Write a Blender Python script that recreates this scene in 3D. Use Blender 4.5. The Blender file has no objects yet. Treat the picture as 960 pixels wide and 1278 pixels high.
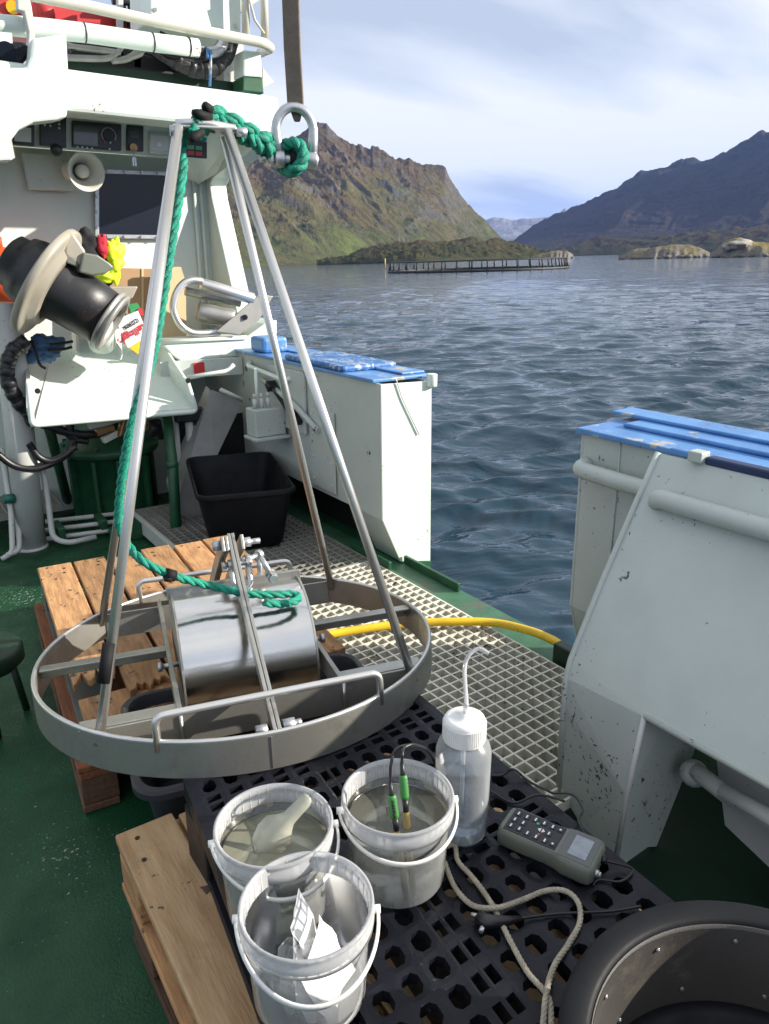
import bpy, math, random
import numpy as np
from mathutils import Vector, Matrix, noise
from math import sin, cos, pi, radians as R
random.seed(7); rng = np.random.default_rng(7)
S = bpy.context.scene; COL = S.collection

# ------------------------------------------------------------------ camera
# boat axes: +Y forward, +X starboard, deck at z = 0; the photographer looks 35 degrees to starboard, tilted down
CAM = Vector((0, 0, 1.5)); YAW = R(35); PIT = R(18.8); FPX = 923.0
cam = bpy.data.cameras.new('camera'); camo = bpy.data.objects.new('camera', cam); COL.objects.link(camo)
camo.location = CAM; camo.rotation_euler = (pi/2 - PIT, 0, -YAW)
cam.sensor_fit = 'VERTICAL'; cam.sensor_height = 36; cam.lens = 36*FPX/1278; cam.clip_start = .02; cam.clip_end = 40000
S.camera = camo
# ------------------------------------------------------------------ sky, clouds
SUN_AZ = Vector((.83, -.56, 0)).normalized(); SUN_EL = R(21.5)
w = bpy.data.worlds.new('World'); S.world = w; w.use_nodes = True
nt = w.node_tree; nt.nodes.clear()
def N(t, kind, **kw):
    n = t.nodes.new(kind)
    for k, v in kw.items():
        if k in n.inputs: n.inputs[k].default_value = v
        else: setattr(n, k, v)
    return n
out = N(nt, 'ShaderNodeOutputWorld')
sky = N(nt, 'ShaderNodeTexSky', sky_type='NISHITA', sun_disc=False, sun_elevation=SUN_EL, sun_rotation=math.atan2(SUN_AZ.x, SUN_AZ.y))
bg1 = N(nt, 'ShaderNodeBackground', Strength=.08); nt.links.new(sky.outputs[0], bg1.inputs[0])
geo = N(nt, 'ShaderNodeTexCoord')
sep = N(nt, 'ShaderNodeSeparateXYZ'); nt.links.new(geo.outputs['Generated'], sep.inputs[0])
zz = N(nt, 'ShaderNodeMath', operation='MAXIMUM'); zz.inputs[1].default_value = 0; nt.links.new(sep.outputs[2], zz.inputs[0])
za = N(nt, 'ShaderNodeMath', operation='ADD'); za.inputs[1].default_value = .16; nt.links.new(zz.outputs[0], za.inputs[0])
dv = N(nt, 'ShaderNodeVectorMath', operation='SCALE')
inv = N(nt, 'ShaderNodeMath', operation='DIVIDE'); inv.inputs[0].default_value = 1; nt.links.new(za.outputs[0], inv.inputs[1])
nt.links.new(geo.outputs['Generated'], dv.inputs[0]); nt.links.new(inv.outputs[0], dv.inputs['Scale'])
mp = N(nt, 'ShaderNodeMapping'); mp.inputs['Rotation'].default_value = (0, 0, R(28)); mp.inputs['Scale'].default_value = (.42, 1.0, 0); mp.inputs['Location'].default_value = (3.1, 1.75, 0)
nt.links.new(dv.outputs[0], mp.inputs[0])
cn = N(nt, 'ShaderNodeTexNoise', Scale=1.05, Detail=7, Roughness=.52, Distortion=.25); nt.links.new(mp.outputs[0], cn.inputs[0])
cr = N(nt, 'ShaderNodeValToRGB'); e = cr.color_ramp.elements
e[0].position = .40; e[0].color = (.55, .61, .72, 1); e[1].position = .57; e[1].color = (.99, .99, 1, 1)
x = e.new(.50); x.color = (.82, .86, .92, 1)
nt.links.new(cn.outputs[0], cr.inputs[0])
bg2 = N(nt, 'ShaderNodeBackground', Strength=.60); nt.links.new(cr.outputs[0], bg2.inputs[0])
mx = N(nt, 'ShaderNodeMixShader', Fac=.88); nt.links.new(bg1.outputs[0], mx.inputs[1]); nt.links.new(bg2.outputs[0], mx.inputs[2])
nt.links.new(mx.outputs[0], out.inputs[0])
# ------------------------------------------------------------------ sun
sl = bpy.data.lights.new('sun', 'SUN'); sl.energy = 5.0; sl.angle = R(.6); sl.color = (1, .93, .82)
so = bpy.data.objects.new('sun', sl); COL.objects.link(so)
sd = Vector((SUN_AZ.x*cos(SUN_EL), SUN_AZ.y*cos(SUN_EL), sin(SUN_EL)))
so.rotation_euler = sd.to_track_quat('Z', 'Y').to_euler()
S.view_settings.view_transform = 'Standard'; S.view_settings.look = 'None'; S.view_settings.gamma = 1
S.view_settings.use_curve_mapping = False; S.view_settings.exposure = .95
S.cycles.max_bounces = 8; S.cycles.transparent_max_bounces = 16; S.cycles.caustics_reflective = False; S.cycles.caustics_refractive = False
# the boat heels a little: the sea and the land stand tilted against the deck
FH = Vector((sin(YAW), cos(YAW), 0))
HEEL = Matrix.Translation(CAM) @ Matrix.Rotation(R(-1.6), 4, FH)
SEA = -2.4                      # sea level below the camera

# ------------------------------------------------------------------ surveying: where a sight line meets a known plane
FW = Vector((sin(YAW)*cos(PIT), cos(YAW)*cos(PIT), -sin(PIT))); RT = Vector((cos(YAW), -sin(YAW), 0)); UP = RT.cross(FW)
def sight(px, py): return FW*FPX + RT*(px-480) - UP*(py-639)
def on(px, py, **k):
    d = sight(px, py); a, v = next(iter(k.items())); i = 'xyz'.index(a)
    return CAM + d*((v-CAM[i])/d[i])

# ------------------------------------------------------------------ mesh builder
class MB:
    def __init__(s): s.v = []; s.f = []; s.s = []
    def add(s, vs, fs, sm=False):
        o = len(s.v); s.v += [tuple(p) for p in vs]
        for f in fs: s.f.append(tuple(i+o for i in f)); s.s.append(sm)
        return s
    def box(s, lo, hi):
        (a, b, c), (d, e, f) = lo, hi
        return s.add([(a,b,c),(d,b,c),(d,e,c),(a,e,c),(a,b,f),(d,b,f),(d,e,f),(a,e,f)], [(0,3,2,1),(4,5,6,7),(0,1,5,4),(1,2,6,5),(2,3,7,6),(3,0,4,7)])
    def bar(s, p, q, w, h, up=(0,0,1)):
        p = Vector(p); q = Vector(q); d = (q-p).normalized(); u = Vector(up); u = (u-d*u.dot(d)).normalized(); r = d.cross(u)
        vs = [e+r*a*w/2+u*b*h/2 for e in (p, q) for a, b in ((-1,-1),(1,-1),(1,1),(-1,1))]
        return s.add(vs, [(0,1,2,3),(7,6,5,4),(0,4,5,1),(1,5,6,2),(2,6,7,3),(3,7,4,0)])
    def tube(s, pts, r, seg=10, closed=False, caps=True):
        pts = [Vector(p) for p in pts]; n = len(pts); rs = r if isinstance(r, (list, tuple)) else [r]*n
        T = []
        for i in range(n):
            a = pts[i-1] if (i or closed) else pts[0]; b = pts[(i+1) % n] if (i < n-1 or closed) else pts[-1]
            t = b-a; T.append(t.normalized() if t.length > 1e-9 else Vector((0,0,1)))
        u = Vector((0,0,1)) if abs(T[0].z) < .9 else Vector((1,0,0)); u = (u-T[0]*u.dot(T[0])).normalized()
        vs = []
        for i in range(n):
            u = (u-T[i]*u.dot(T[i])).normalized(); b = T[i].cross(u)
            for k in range(seg):
                a = 2*pi*k/seg; vs.append(pts[i]+(u*cos(a)+b*sin(a))*rs[i])
        fs = []
        for i in range(n if closed else n-1):
            j = (i+1) % n
            for k in range(seg): l = (k+1) % seg; fs.append((i*seg+k, i*seg+l, j*seg+l, j*seg+k))
        s.add(vs, fs, True)
        if caps and not closed:
            o = len(s.v)-len(vs); s.f.append(tuple(range(o+seg-1, o-1, -1))); s.s.append(False)
            e_ = o+(n-1)*seg; s.f.append(tuple(range(e_, e_+seg))); s.s.append(False)
        return s
    def lathe(s, prof, c, seg=48, axis=(0,0,1), sm=True, arc=None, ref=None):
        c = Vector(c); ax = Vector(axis).normalized(); u = Vector(ref) if ref else (Vector((1,0,0)) if abs(ax.x) < .9 else Vector((0,1,0)))
        u = (u-ax*u.dot(ax)).normalized(); b = ax.cross(u)
        a0, a1 = arc if arc else (0, 2*pi); m = seg+1 if arc else seg
        vs = []
        for (r, z) in prof:
            for k in range(m):
                a = a0+(a1-a0)*k/seg; vs.append(c+ax*z+(u*cos(a)+b*sin(a))*r)
        fs = []
        for i in range(len(prof)-1):
            for k in range(seg): l = (k+1) % m; fs.append((i*m+k, i*m+l, (i+1)*m+l, (i+1)*m+k))
        return s.add(vs, fs, sm)
    def prism(s, poly, d):              # a polygon of 3-D points pushed along d
        n = len(poly); d = Vector(d); vs = [Vector(p) for p in poly]; vs += [p+d for p in vs]
        return s.add(vs, [tuple(range(n-1, -1, -1)), tuple(range(n, 2*n))]+[(i, (i+1) % n, n+(i+1) % n, n+i) for i in range(n)])
    def ball(s, c, r, seg=12, rings=8, sc=(1,1,1)):
        vs = []; fs = []; c = Vector(c)
        for i in range(rings+1):
            t = pi*i/rings
            for k in range(seg): a = 2*pi*k/seg; vs.append(c+Vector((r*sc[0]*sin(t)*cos(a), r*sc[1]*sin(t)*sin(a), r*sc[2]*cos(t))))
        for i in range(rings):
            for k in range(seg): l = (k+1) % seg; fs.append((i*seg+k, (i+1)*seg+k, (i+1)*seg+l, i*seg+l))
        return s.add(vs, fs, True)
    def grid(s, P, nu, nv, sm=True):
        return s.add(P, [(i*nv+j, (i+1)*nv+j, (i+1)*nv+j+1, i*nv+j+1) for i in range(nu-1) for j in range(nv-1)], sm)
    def rope(s, path, rad, n=3, pitch=.06, seg=7, k=.56):
        P, T = resample(path, pitch/9); u = Vector((0,0,1)) if abs(T[0].z) < .9 else Vector((1,0,0)); U = []
        for t in T: u = (u-t*u.dot(t)).normalized(); U.append(u.copy())
        ds = pitch/9
        for q in range(n):
            pts = []
            for i, (p, t) in enumerate(zip(P, T)):
                a = 2*pi*(q/n+i*ds/pitch); b = t.cross(U[i]); pts.append(p+(U[i]*cos(a)+b*sin(a))*rad*(1-k)*1.05)
            s.tube(pts, rad*k, seg)
        return s
def resample(path, ds):
    P = [Vector(p) for p in path]; out_ = [P[0]]; acc = 0
    L = [0]
    for a, b in zip(P, P[1:]): L.append(L[-1]+(b-a).length)
    n = max(2, int(L[-1]/ds)); res = []; j = 0
    for i in range(n+1):
        d = L[-1]*i/n
        while j < len(L)-2 and L[j+1] < d: j += 1
        f = (d-L[j])/max(1e-9, L[j+1]-L[j]); res.append(P[j].lerp(P[j+1], f))
    T = [(res[min(i+1, n)]-res[max(i-1, 0)]).normalized() for i in range(n+1)]
    return res, T
def spline(pts, n=8, closed=False):
    P = [Vector(p) for p in pts]; m = len(P); res = []
    for i in range(m if closed else m-1):
        g = (lambda k: P[k % m]) if closed else (lambda k: P[min(max(k, 0), m-1)])
        a, b, c, d = g(i-1), g(i), g(i+1), g(i+2)
        for k in range(n):
            t = k/n; res.append(.5*((2*b)+(c-a)*t+(2*a-5*b+4*c-d)*t*t+(3*b-a-3*c+d)*t**3))
    if not closed: res.append(P[-1])
    return res
def fillet(pts, r, n=5):
    P = [Vector(p) for p in pts]; res = [P[0]]
    for a, b, c in zip(P, P[1:], P[2:]):
        d1 = (a-b); d2 = (c-b); k = min(r, d1.length*.49, d2.length*.49); p = b+d1.normalized()*k; q = b+d2.normalized()*k
        for i in range(n+1): t = i/n; res.append(p*(1-t)**2+b*2*t*(1-t)+q*t*t)
    return res+[P[-1]]
# ------------------------------------------------------------------ objects
def origin(o): return Vector((0,0,0)) if o is None else Vector(o['at'])
def thing(name, label, cat, loc=(0,0,0), group=None):
    o = bpy.data.objects.new(name, None); COL.objects.link(o); o.empty_display_size = .1; o.location = loc; o['at'] = tuple(loc)
    o['label'] = label; o['category'] = cat
    if group: o['group'] = group
    return o
def mesh_of(mb, name, m, org=(0,0,0)):
    me = bpy.data.meshes.new(name); org = Vector(org)
    me.from_pydata([tuple(Vector(p)-org) for p in mb.v], [], mb.f); me.polygons.foreach_set('use_smooth', mb.s); me.update()
    for q in (m if isinstance(m, (list, tuple)) else [m]): me.materials.append(q)
    return me
def part(mb, name, m, parent=None, bevel=0, label=None, kind=None, at=None):
    org = Vector(at) if at is not None else origin(parent)
    o = bpy.data.objects.new(name, mesh_of(mb, name, m, org)); COL.objects.link(o)
    o['at'] = tuple(org)
    if parent is not None: o.parent = parent; o.location = org-origin(parent)
    else: o.location = org
    if bevel:
        b = o.modifiers.new('bevel', 'BEVEL'); b.width = bevel; b.segments = 2; b.limit_method = 'ANGLE'; b.angle_limit = R(40)
    if label: o['label'] = label
    if kind: o['kind'] = kind
    return o
def solo(mb, name, m, label, cat, group=None, bevel=0, at=None):
    if at is None:
        vs = np.array([tuple(p) for p in mb.v]); at = ((vs[:,0].min()+vs[:,0].max())/2, (vs[:,1].min()+vs[:,1].max())/2, vs[:,2].min())
    o = part(mb, name, m, None, bevel, label, at=at); o['category'] = cat
    if group: o['group'] = group
    return o
def struct(mb, name, m, bevel=0): return part(mb, name, m, None, bevel, kind='structure')
def afloat(o): o.matrix_basis = HEEL @ o.matrix_basis; return o
def copy_tree(o, parent=None):
    c = o.copy(); COL.objects.link(c)
    if parent is not None: c.parent = parent
    for ch in list(o.children): copy_tree(ch, c)
    return c
def text(body, size, m, parent, P, xd, yd, name='lettering', ext=.0004, bold=0):
    cu = bpy.data.curves.new(name, 'FONT'); cu.body = body; cu.size = size; cu.extrude = ext; cu.align_x = 'CENTER'; cu.align_y = 'CENTER'; cu.offset = bold
    t = bpy.data.objects.new('tmp', cu); COL.objects.link(t)
    dg = bpy.context.evaluated_depsgraph_get(); dg.update()
    me = bpy.data.meshes.new_from_object(t.evaluated_get(dg)); bpy.data.objects.remove(t)
    me.name = name; me.materials.clear(); me.materials.append(m)
    X = Vector(xd).normalized(); Y = Vector(yd); Y = (Y-X*Y.dot(X)).normalized(); Zv = X.cross(Y)
    M = Matrix((X, Y, Zv)).transposed().to_4x4(); M.translation = Vector(P)-origin(parent); me.transform(M)
    o = bpy.data.objects.new(name, me); COL.objects.link(o); o.parent = parent; o['at'] = tuple(origin(parent)); return o

# ------------------------------------------------------------------ materials
MT = {}
def mat(name, col, rough=.5, metal=0, var=0, vscale=6, col2=None, bump=0, bscale=60, chips=None, stretch=None, coat=0, spec=None, sss=0, rvar=0, rnd=0, dirt=None):
    m = bpy.data.materials.new(name); m.use_nodes = True; t = m.node_tree; b = t.nodes['Principled BSDF']; L = t.links.new
    b.inputs['Roughness'].default_value = rough; b.inputs['Metallic'].default_value = metal
    b.inputs['Coat Weight'].default_value = coat
    if spec is not None: b.inputs['Specular IOR Level'].default_value = spec
    tc = N(t, 'ShaderNodeTexCoord'); vec = tc.outputs['Object']
    if stretch:
        mp_ = N(t, 'ShaderNodeMapping'); mp_.inputs['Scale'].default_value = stretch; L(vec, mp_.inputs[0]); svec = mp_.outputs[0]
    else: svec = vec
    c = (*col, 1); cur = None
    n1 = N(t, 'ShaderNodeTexNoise', Scale=vscale, Detail=6, Roughness=.6); L(svec, n1.inputs[0])
    mix = N(t, 'ShaderNodeMix', data_type='RGBA'); c2 = (*(col2 if col2 else [q*(1-var) for q in col]), 1)
    mix.inputs[6].default_value = c; mix.inputs[7].default_value = c2
    rp = N(t, 'ShaderNodeMapRange'); rp.inputs[1].default_value = .38; rp.inputs[2].default_value = .68; L(n1.outputs[0], rp.inputs[0]); L(rp.outputs[0], mix.inputs[0])
    cur = mix.outputs[2]
    if dirt:                                    # worn broad stains
        nd = N(t, 'ShaderNodeTexNoise', Scale=dirt[0], Detail=8, Roughness=.7, Distortion=.6); L(vec, nd.inputs[0])
        md = N(t, 'ShaderNodeMapRange'); md.inputs[1].default_value = dirt[1]; md.inputs[2].default_value = dirt[1]+.16; md.inputs[4].default_value = dirt[3]; L(nd.outputs[0], md.inputs[0])
        mm = N(t, 'ShaderNodeMix', data_type='RGBA'); L(md.outputs[0], mm.inputs[0]); L(cur, mm.inputs[6]); mm.inputs[7].default_value = (*dirt[2], 1); cur = mm.outputs[2]
    for ch in (chips or []):                    # (scale, threshold, colour, cluster scale)
        nc = N(t, 'ShaderNodeTexNoise', Scale=ch[0], Detail=3, Roughness=.6); L(vec, nc.inputs[0])
        ng = N(t, 'ShaderNodeTexNoise', Scale=ch[3], Detail=2); L(vec, ng.inputs[0])
        ad = N(t, 'ShaderNodeMath', operation='MULTIPLY_ADD'); ad.inputs[1].default_value = .55; L(ng.outputs[0], ad.inputs[0]); L(nc.outputs[0], ad.inputs[2])
        gt = N(t, 'ShaderNodeMapRange'); gt.inputs[1].default_value = ch[1]; gt.inputs[2].default_value = ch[1]+.03; L(ad.outputs[0], gt.inputs[0])
        mm = N(t, 'ShaderNodeMix', data_type='RGBA'); L(gt.outputs[0], mm.inputs[0]); L(cur, mm.inputs[6]); mm.inputs[7].default_value = (*ch[2], 1); cur = mm.outputs[2]
    if rnd:
        oi = N(t, 'ShaderNodeObjectInfo'); hs = N(t, 'ShaderNodeHueSaturation'); mr = N(t, 'ShaderNodeMapRange'); mr.inputs[3].default_value = 1-rnd; mr.inputs[4].default_value = 1+rnd
        L(oi.outputs['Random'], mr.inputs[0]); L(mr.outputs[0], hs.inputs['Value']); L(cur, hs.inputs['Color']); cur = hs.outputs[0]
    L(cur, b.inputs['Base Color'])
    if rvar:
        mr = N(t, 'ShaderNodeMapRange'); mr.inputs[3].default_value = max(.02, rough-rvar); mr.inputs[4].default_value = min(1, rough+rvar); mr.inputs[1].default_value = .3; mr.inputs[2].default_value = .7
        L(n1.outputs[0], mr.inputs[0]); L(mr.outputs[0], b.inputs['Roughness'])
    if bump:
        nb = N(t, 'ShaderNodeTexNoise', Scale=bscale, Detail=5, Roughness=.6); L(svec, nb.inputs[0])
        bp = N(t, 'ShaderNodeBump', Strength=bump, Distance=.004); L(nb.outputs[0], bp.inputs['Height']); L(bp.outputs[0], b.inputs['Normal'])
    if sss: b.inputs['Subsurface Weight'].default_value = sss; b.inputs['Subsurface Radius'].default_value = (.02,.02,.02)
    MT[name] = m; return m
def clear_mat(name, col, opac, rough=.25, edge=.5, tint=(1,1,1), var=0, trl=.5):
    """thin milky plastic or cloudy water: part of the light passes straight through, part scatters, plus a sheen"""
    m = bpy.data.materials.new(name); m.use_nodes = True; t = m.node_tree; t.nodes.clear(); L = t.links.new
    o = N(t, 'ShaderNodeOutputMaterial'); tr = N(t, 'ShaderNodeBsdfTransparent'); tr.inputs[0].default_value = (*tint, 1)
    df = N(t, 'ShaderNodeBsdfDiffuse'); df.inputs[0].default_value = (*col, 1); tl = N(t, 'ShaderNodeBsdfTranslucent'); tl.inputs[0].default_value = (*col, 1)
    m1 = N(t, 'ShaderNodeMixShader', Fac=trl); L(df.outputs[0], m1.inputs[1]); L(tl.outputs[0], m1.inputs[2])
    lw = N(t, 'ShaderNodeLayerWeight', Blend=.22); mr = N(t, 'ShaderNodeMapRange'); mr.inputs[3].default_value = opac; mr.inputs[4].default_value = min(1, opac+edge); L(lw.outputs['Facing'], mr.inputs[0])
    m2 = N(t, 'ShaderNodeMixShader'); L(mr.outputs[0], m2.inputs[0]); L(tr.outputs[0], m2.inputs[1]); L(m1.outputs[0], m2.inputs[2])
    gl = N(t, 'ShaderNodeBsdfGlossy', Roughness=rough); fr = N(t, 'ShaderNodeFresnel', IOR=1.4)
    m3 = N(t, 'ShaderNodeMixShader'); L(fr.outputs[0], m3.inputs[0]); L(m2.outputs[0], m3.inputs[1]); L(gl.outputs[0], m3.inputs[2]); L(m3.outputs[0], o.inputs[0])
    MT[name] = m; return m
RUST = (.10, .045, .02); DARK = (.05, .045, .04)
mat('white_paint', (.685,.765,.70), .38, var=.10, vscale=3, bump=.10, bscale=25, chips=[(55,1.03,RUST,3)], dirt=(2.2,.56,(.60,.61,.56),.5))
mat('old_white_paint', (.47,.52,.485), .42, var=.10, vscale=4, bump=.30, bscale=7, chips=[(75,.968,DARK,2.2),(15,1.02,DARK,6)], dirt=(3,.55,(.50,.52,.46),.55))
mat('grey_white_paint', (.55,.56,.53), .45, var=.15, vscale=5, bump=.1, bscale=20, chips=[(60,1.0,DARK,3)])
mat('blue_paint', (.10,.27,.56), .42, var=.25, vscale=8, bump=.3, bscale=40, col2=(.07,.20,.46), chips=[(9,.90,(.40,.39,.36),3),(50,.95,(.16,.08,.05),6)], dirt=(7,.56,(.20,.37,.62),.8))
mat('rough_blue_paint', (.04,.17,.46), .5, var=.4, vscale=30, bump=.8, bscale=90, chips=[(40,.80,(.35,.42,.48),8)])
mat('dark_blue_rubber', (.012,.03,.10), .45, var=.3, bump=.2)
mat('deck_paint', (.012,.072,.030), .36, spec=.3, var=.45, vscale=5, bump=.55, bscale=120, chips=[(75,.965,(.30,.33,.28),1.6)], rvar=.2, dirt=(2.2,.54,(.018,.036,.020),.8))
mat('green_paint', (.016,.090,.040), .40, var=.35, vscale=8, bump=.25, bscale=50, chips=[(40,.97,(.10,.06,.03),5)], dirt=(8,.6,(.03,.06,.035),.6))
mat('edge_green', (.05,.16,.085), .5, var=.4, vscale=7, bump=.35, bscale=60, chips=[(30,.93,(.10,.10,.07),5)], dirt=(5,.54,(.13,.14,.10),.7))
mat('deep_green', (.006,.03,.014), .45, var=.4, bump=.3)
mat('steel', (.70,.69,.66), .34, .85, var=.10, vscale=3, rvar=.05)
mat('dull_steel', (.46,.45,.41), .40, .78, var=.30, vscale=9, bump=.10, bscale=90, rvar=.12, dirt=(7,.60,(.26,.22,.17),.7))
mat('sheet_steel', (.74,.73,.70), .17, 1, var=.12, vscale=4, bump=.10, bscale=22, rvar=.08)
mat('zinc', (.55,.56,.57), .40, .85, var=.2, vscale=25, bump=.2, bscale=60)
mat('shade_black', (.012,.012,.013), .7)  # near-black colour standing in for deep shade
mat('black_plastic', (.011,.012,.018), .38, spec=.22, var=.4, vscale=10, bump=.22, bscale=70, rvar=.12, chips=[(90,.99,(.07,.07,.07),8)])
mat('black_tub', (.010,.011,.013), .55, spec=.18, var=.3, vscale=14, bump=.05, bscale=90, rvar=.1)
mat('dark_grey_tub', (.032,.034,.042), .5, var=.3, vscale=7, bump=.12, bscale=60)
mat('black_rubber', (.02,.02,.022), .42, var=.5, vscale=9, bump=.2, bscale=40, chips=[(90,1.0,(.10,.10,.095),6)])
mat('hose_black', (.014,.014,.016), .4, var=.3, bump=.1)
mat('grating', (.73,.71,.61), .6, var=.22, vscale=7, bump=.3, bscale=90, chips=[(50,.96,(.16,.10,.05),5)])
mat('grey_grating', (.30,.295,.26), .6, var=.2, vscale=7)
mat('wood', (.53,.29,.13), .72, col2=(.30,.15,.065), vscale=9, stretch=(7,.9,7), bump=.5, bscale=26, chips=[(26,.93,(.10,.055,.03),6)], rnd=.25, dirt=(4,.55,(.16,.10,.065),.6))
mat('red_wood', (.24,.085,.034), .75, col2=(.12,.042,.02), vscale=9, stretch=(7,.9,7), bump=.5, bscale=26, rnd=.2)
mat('dark_wood', (.13,.065,.035), .75, col2=(.06,.035,.022), vscale=9, stretch=(7,.9,7), bump=.5, bscale=26, rnd=.25)
mat('pale_wood', (.52,.35,.19), .7, col2=(.36,.21,.10), vscale=5, stretch=(6,.8,6), bump=.5, bscale=26, chips=[(24,.985,(.09,.06,.045),9)], dirt=(6,.56,(.27,.18,.10),.6))
mat('teal_wood', (.10,.15,.14), .8, col2=(.16,.10,.055), vscale=8, bump=.4)
mat('blue_mark', (.05,.12,.17), .7, var=.4)
mat('green_rope', (.008,.33,.22), .55, var=.5, vscale=60, bump=.9, bscale=260, stretch=(1,1,1))
mat('cream_cord', (.52,.47,.36), .8, var=.35, vscale=40, bump=.9, bscale=330)
mat('yellow_hose', (.80,.52,.02), .38, var=.15, vscale=12, bump=.05, chips=[(26,.99,(.25,.17,.06),4)])
mat('sling_web', (.22,.175,.135), .85, var=.3, vscale=30, bump=.5, bscale=200)
mat('plate_grey', (.26,.26,.245), .5, var=.25, vscale=5, bump=.2, bscale=20)
mat('black_tape', (.012,.012,.013), .7, spec=.2, bump=.2)
mat('white_plastic', (.80,.80,.76), .42, sss=.2)
mat('probe_green', (.05,.21,.05), .35, var=.2)
mat('black_ink', (.01,.01,.01), .5)
mat('meter_grey', (.15,.165,.135), .46, var=.12, bump=.1, bscale=200)
mat('meter_face', (.105,.112,.11), .4, var=.1)
mat('key_black', (.012,.013,.018), .4)
mat('key_print', (.75,.76,.76), .5)
mat('lcd', (.24,.28,.32), .12, var=.3, vscale=60, coat=.6)
mat('glass_dark', (.012,.015,.024), .12, spec=.35)
mat('dial_black', (.012,.014,.017), .35)
mat('dial_screen', (.035,.05,.055), .12, coat=.5)
mat('dial_white', (.62,.63,.60), .4)
mat('brass', (.42,.25,.12), .35, 1)
mat('red_paint', (.50,.03,.03), .42, var=.2)
mat('red_button', (.55,.05,.05), .4); mat('green_button', (.08,.38,.18), .4)
mat('cardboard', (.40,.25,.14), .8, var=.12, bump=.1)
mat('tan_board', (.62,.47,.27), .7, var=.1)
mat('box_white', (.75,.75,.72), .5); mat('box_red', (.55,.02,.04), .5); mat('box_yellow', (.8,.5,.02), .5); mat('box_green', (.03,.25,.08), .5)
mat('hivis', (.62,.78,.02), .6, var=.2, vscale=14, bump=.8, bscale=22)
mat('orange', (.75,.10,.02), .55, var=.15)
mat('cloth_black', (.015,.015,.017), .9, bump=.6, bscale=40); mat('cloth_red', (.5,.02,.04), .8)
mat('cloth_blue', (.03,.10,.22), .6, var=.4, bump=.7, bscale=30)
mat('guard_plastic', (.36,.33,.27), .45, var=.18, vscale=6, bump=.1, dirt=(5,.58,(.42,.36,.26),.6))
mat('worn_alloy', (.34,.335,.31), .45, .3, var=.3, vscale=12, bump=.15)
mat('cream_horn', (.62,.60,.51), .4)
mat('inner_sieve', (.075,.070,.064), .55, .2, var=.25, vscale=4, bump=.25, bscale=500, dirt=(6,.58,(.20,.17,.12),.6))
mat('paper', (.85,.85,.84), .6, bump=.25, bscale=30)
clear_mat('bucket_plastic', (.96,.985,1.0), .145, .2, .42, trl=.38)
clear_mat('bucket_rim', (.98,.99,1.0), .42, .2, .42, trl=.38)
clear_mat('rib_plastic', (.97,.98,.99), .75, .25, .2)
clear_mat('clear_bag', (.9,.9,.92), .25, .12, .5)
clear_mat('cloudy_water', (.30,.30,.24), .46, .04, .2, (.92,.93,.86), trl=.45)
clear_mat('pale_water', (.58,.58,.43), .48, .04, .2, (.95,.95,.85), trl=.45)
clear_mat('bottle_plastic', (.96,.98,1.0), .20, .25, .40, trl=.4)
clear_mat('bottle_water', (.36,.48,.60), .36, .05, .2, (.9,.95,1), trl=.5)
clear_mat('scoop_plastic', (.82,.82,.66), .72, .35, .2)
clear_mat('pipette', (.75,.55,.16), .6, .1, .3)
M = MT
# ================================================================== the sea and the land (sea axes: origin at the camera, tilted by HEEL)
Hi = Matrix.Rotation(R(1.6), 3, FH)
def far(px, py):                    # compass bearing and elevation of a landmark, measured from the boat
    d = Hi @ sight(px, py); return math.atan2(d.x, d.y), math.atan2(d.z, math.hypot(d.x, d.y))
def ridge(pts): return np.array([far(*p) for p in pts])
def vnoise(seed, n=256):
    g = np.random.default_rng(seed).random((n, n))
    def f(x, y):
        xi = np.floor(x).astype(int); yi = np.floor(y).astype(int); fx = x-xi; fy = y-yi
        fx = fx*fx*(3-2*fx); fy = fy*fy*(3-2*fy); a = g[xi % n, yi % n]; b = g[(xi+1) % n, yi % n]; c = g[xi % n, (yi+1) % n]; d = g[(xi+1) % n, (yi+1) % n]
        return (a*(1-fx)+b*fx)*(1-fy)+(c*(1-fx)+d*fx)*fy
    return f
def fbm(x, y, oct_=6, seed=1, ridged=False, gain=.5):
    s = 0; a = 1; tot = 0
    for o in range(oct_):
        v = vnoise(seed+o)(x*2**o+o*17.3, y*2**o+o*9.1)
        if ridged: v = 1-np.abs(2*v-1)
        s = s+a*v; tot += a; a *= gain
    return s/tot
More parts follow.
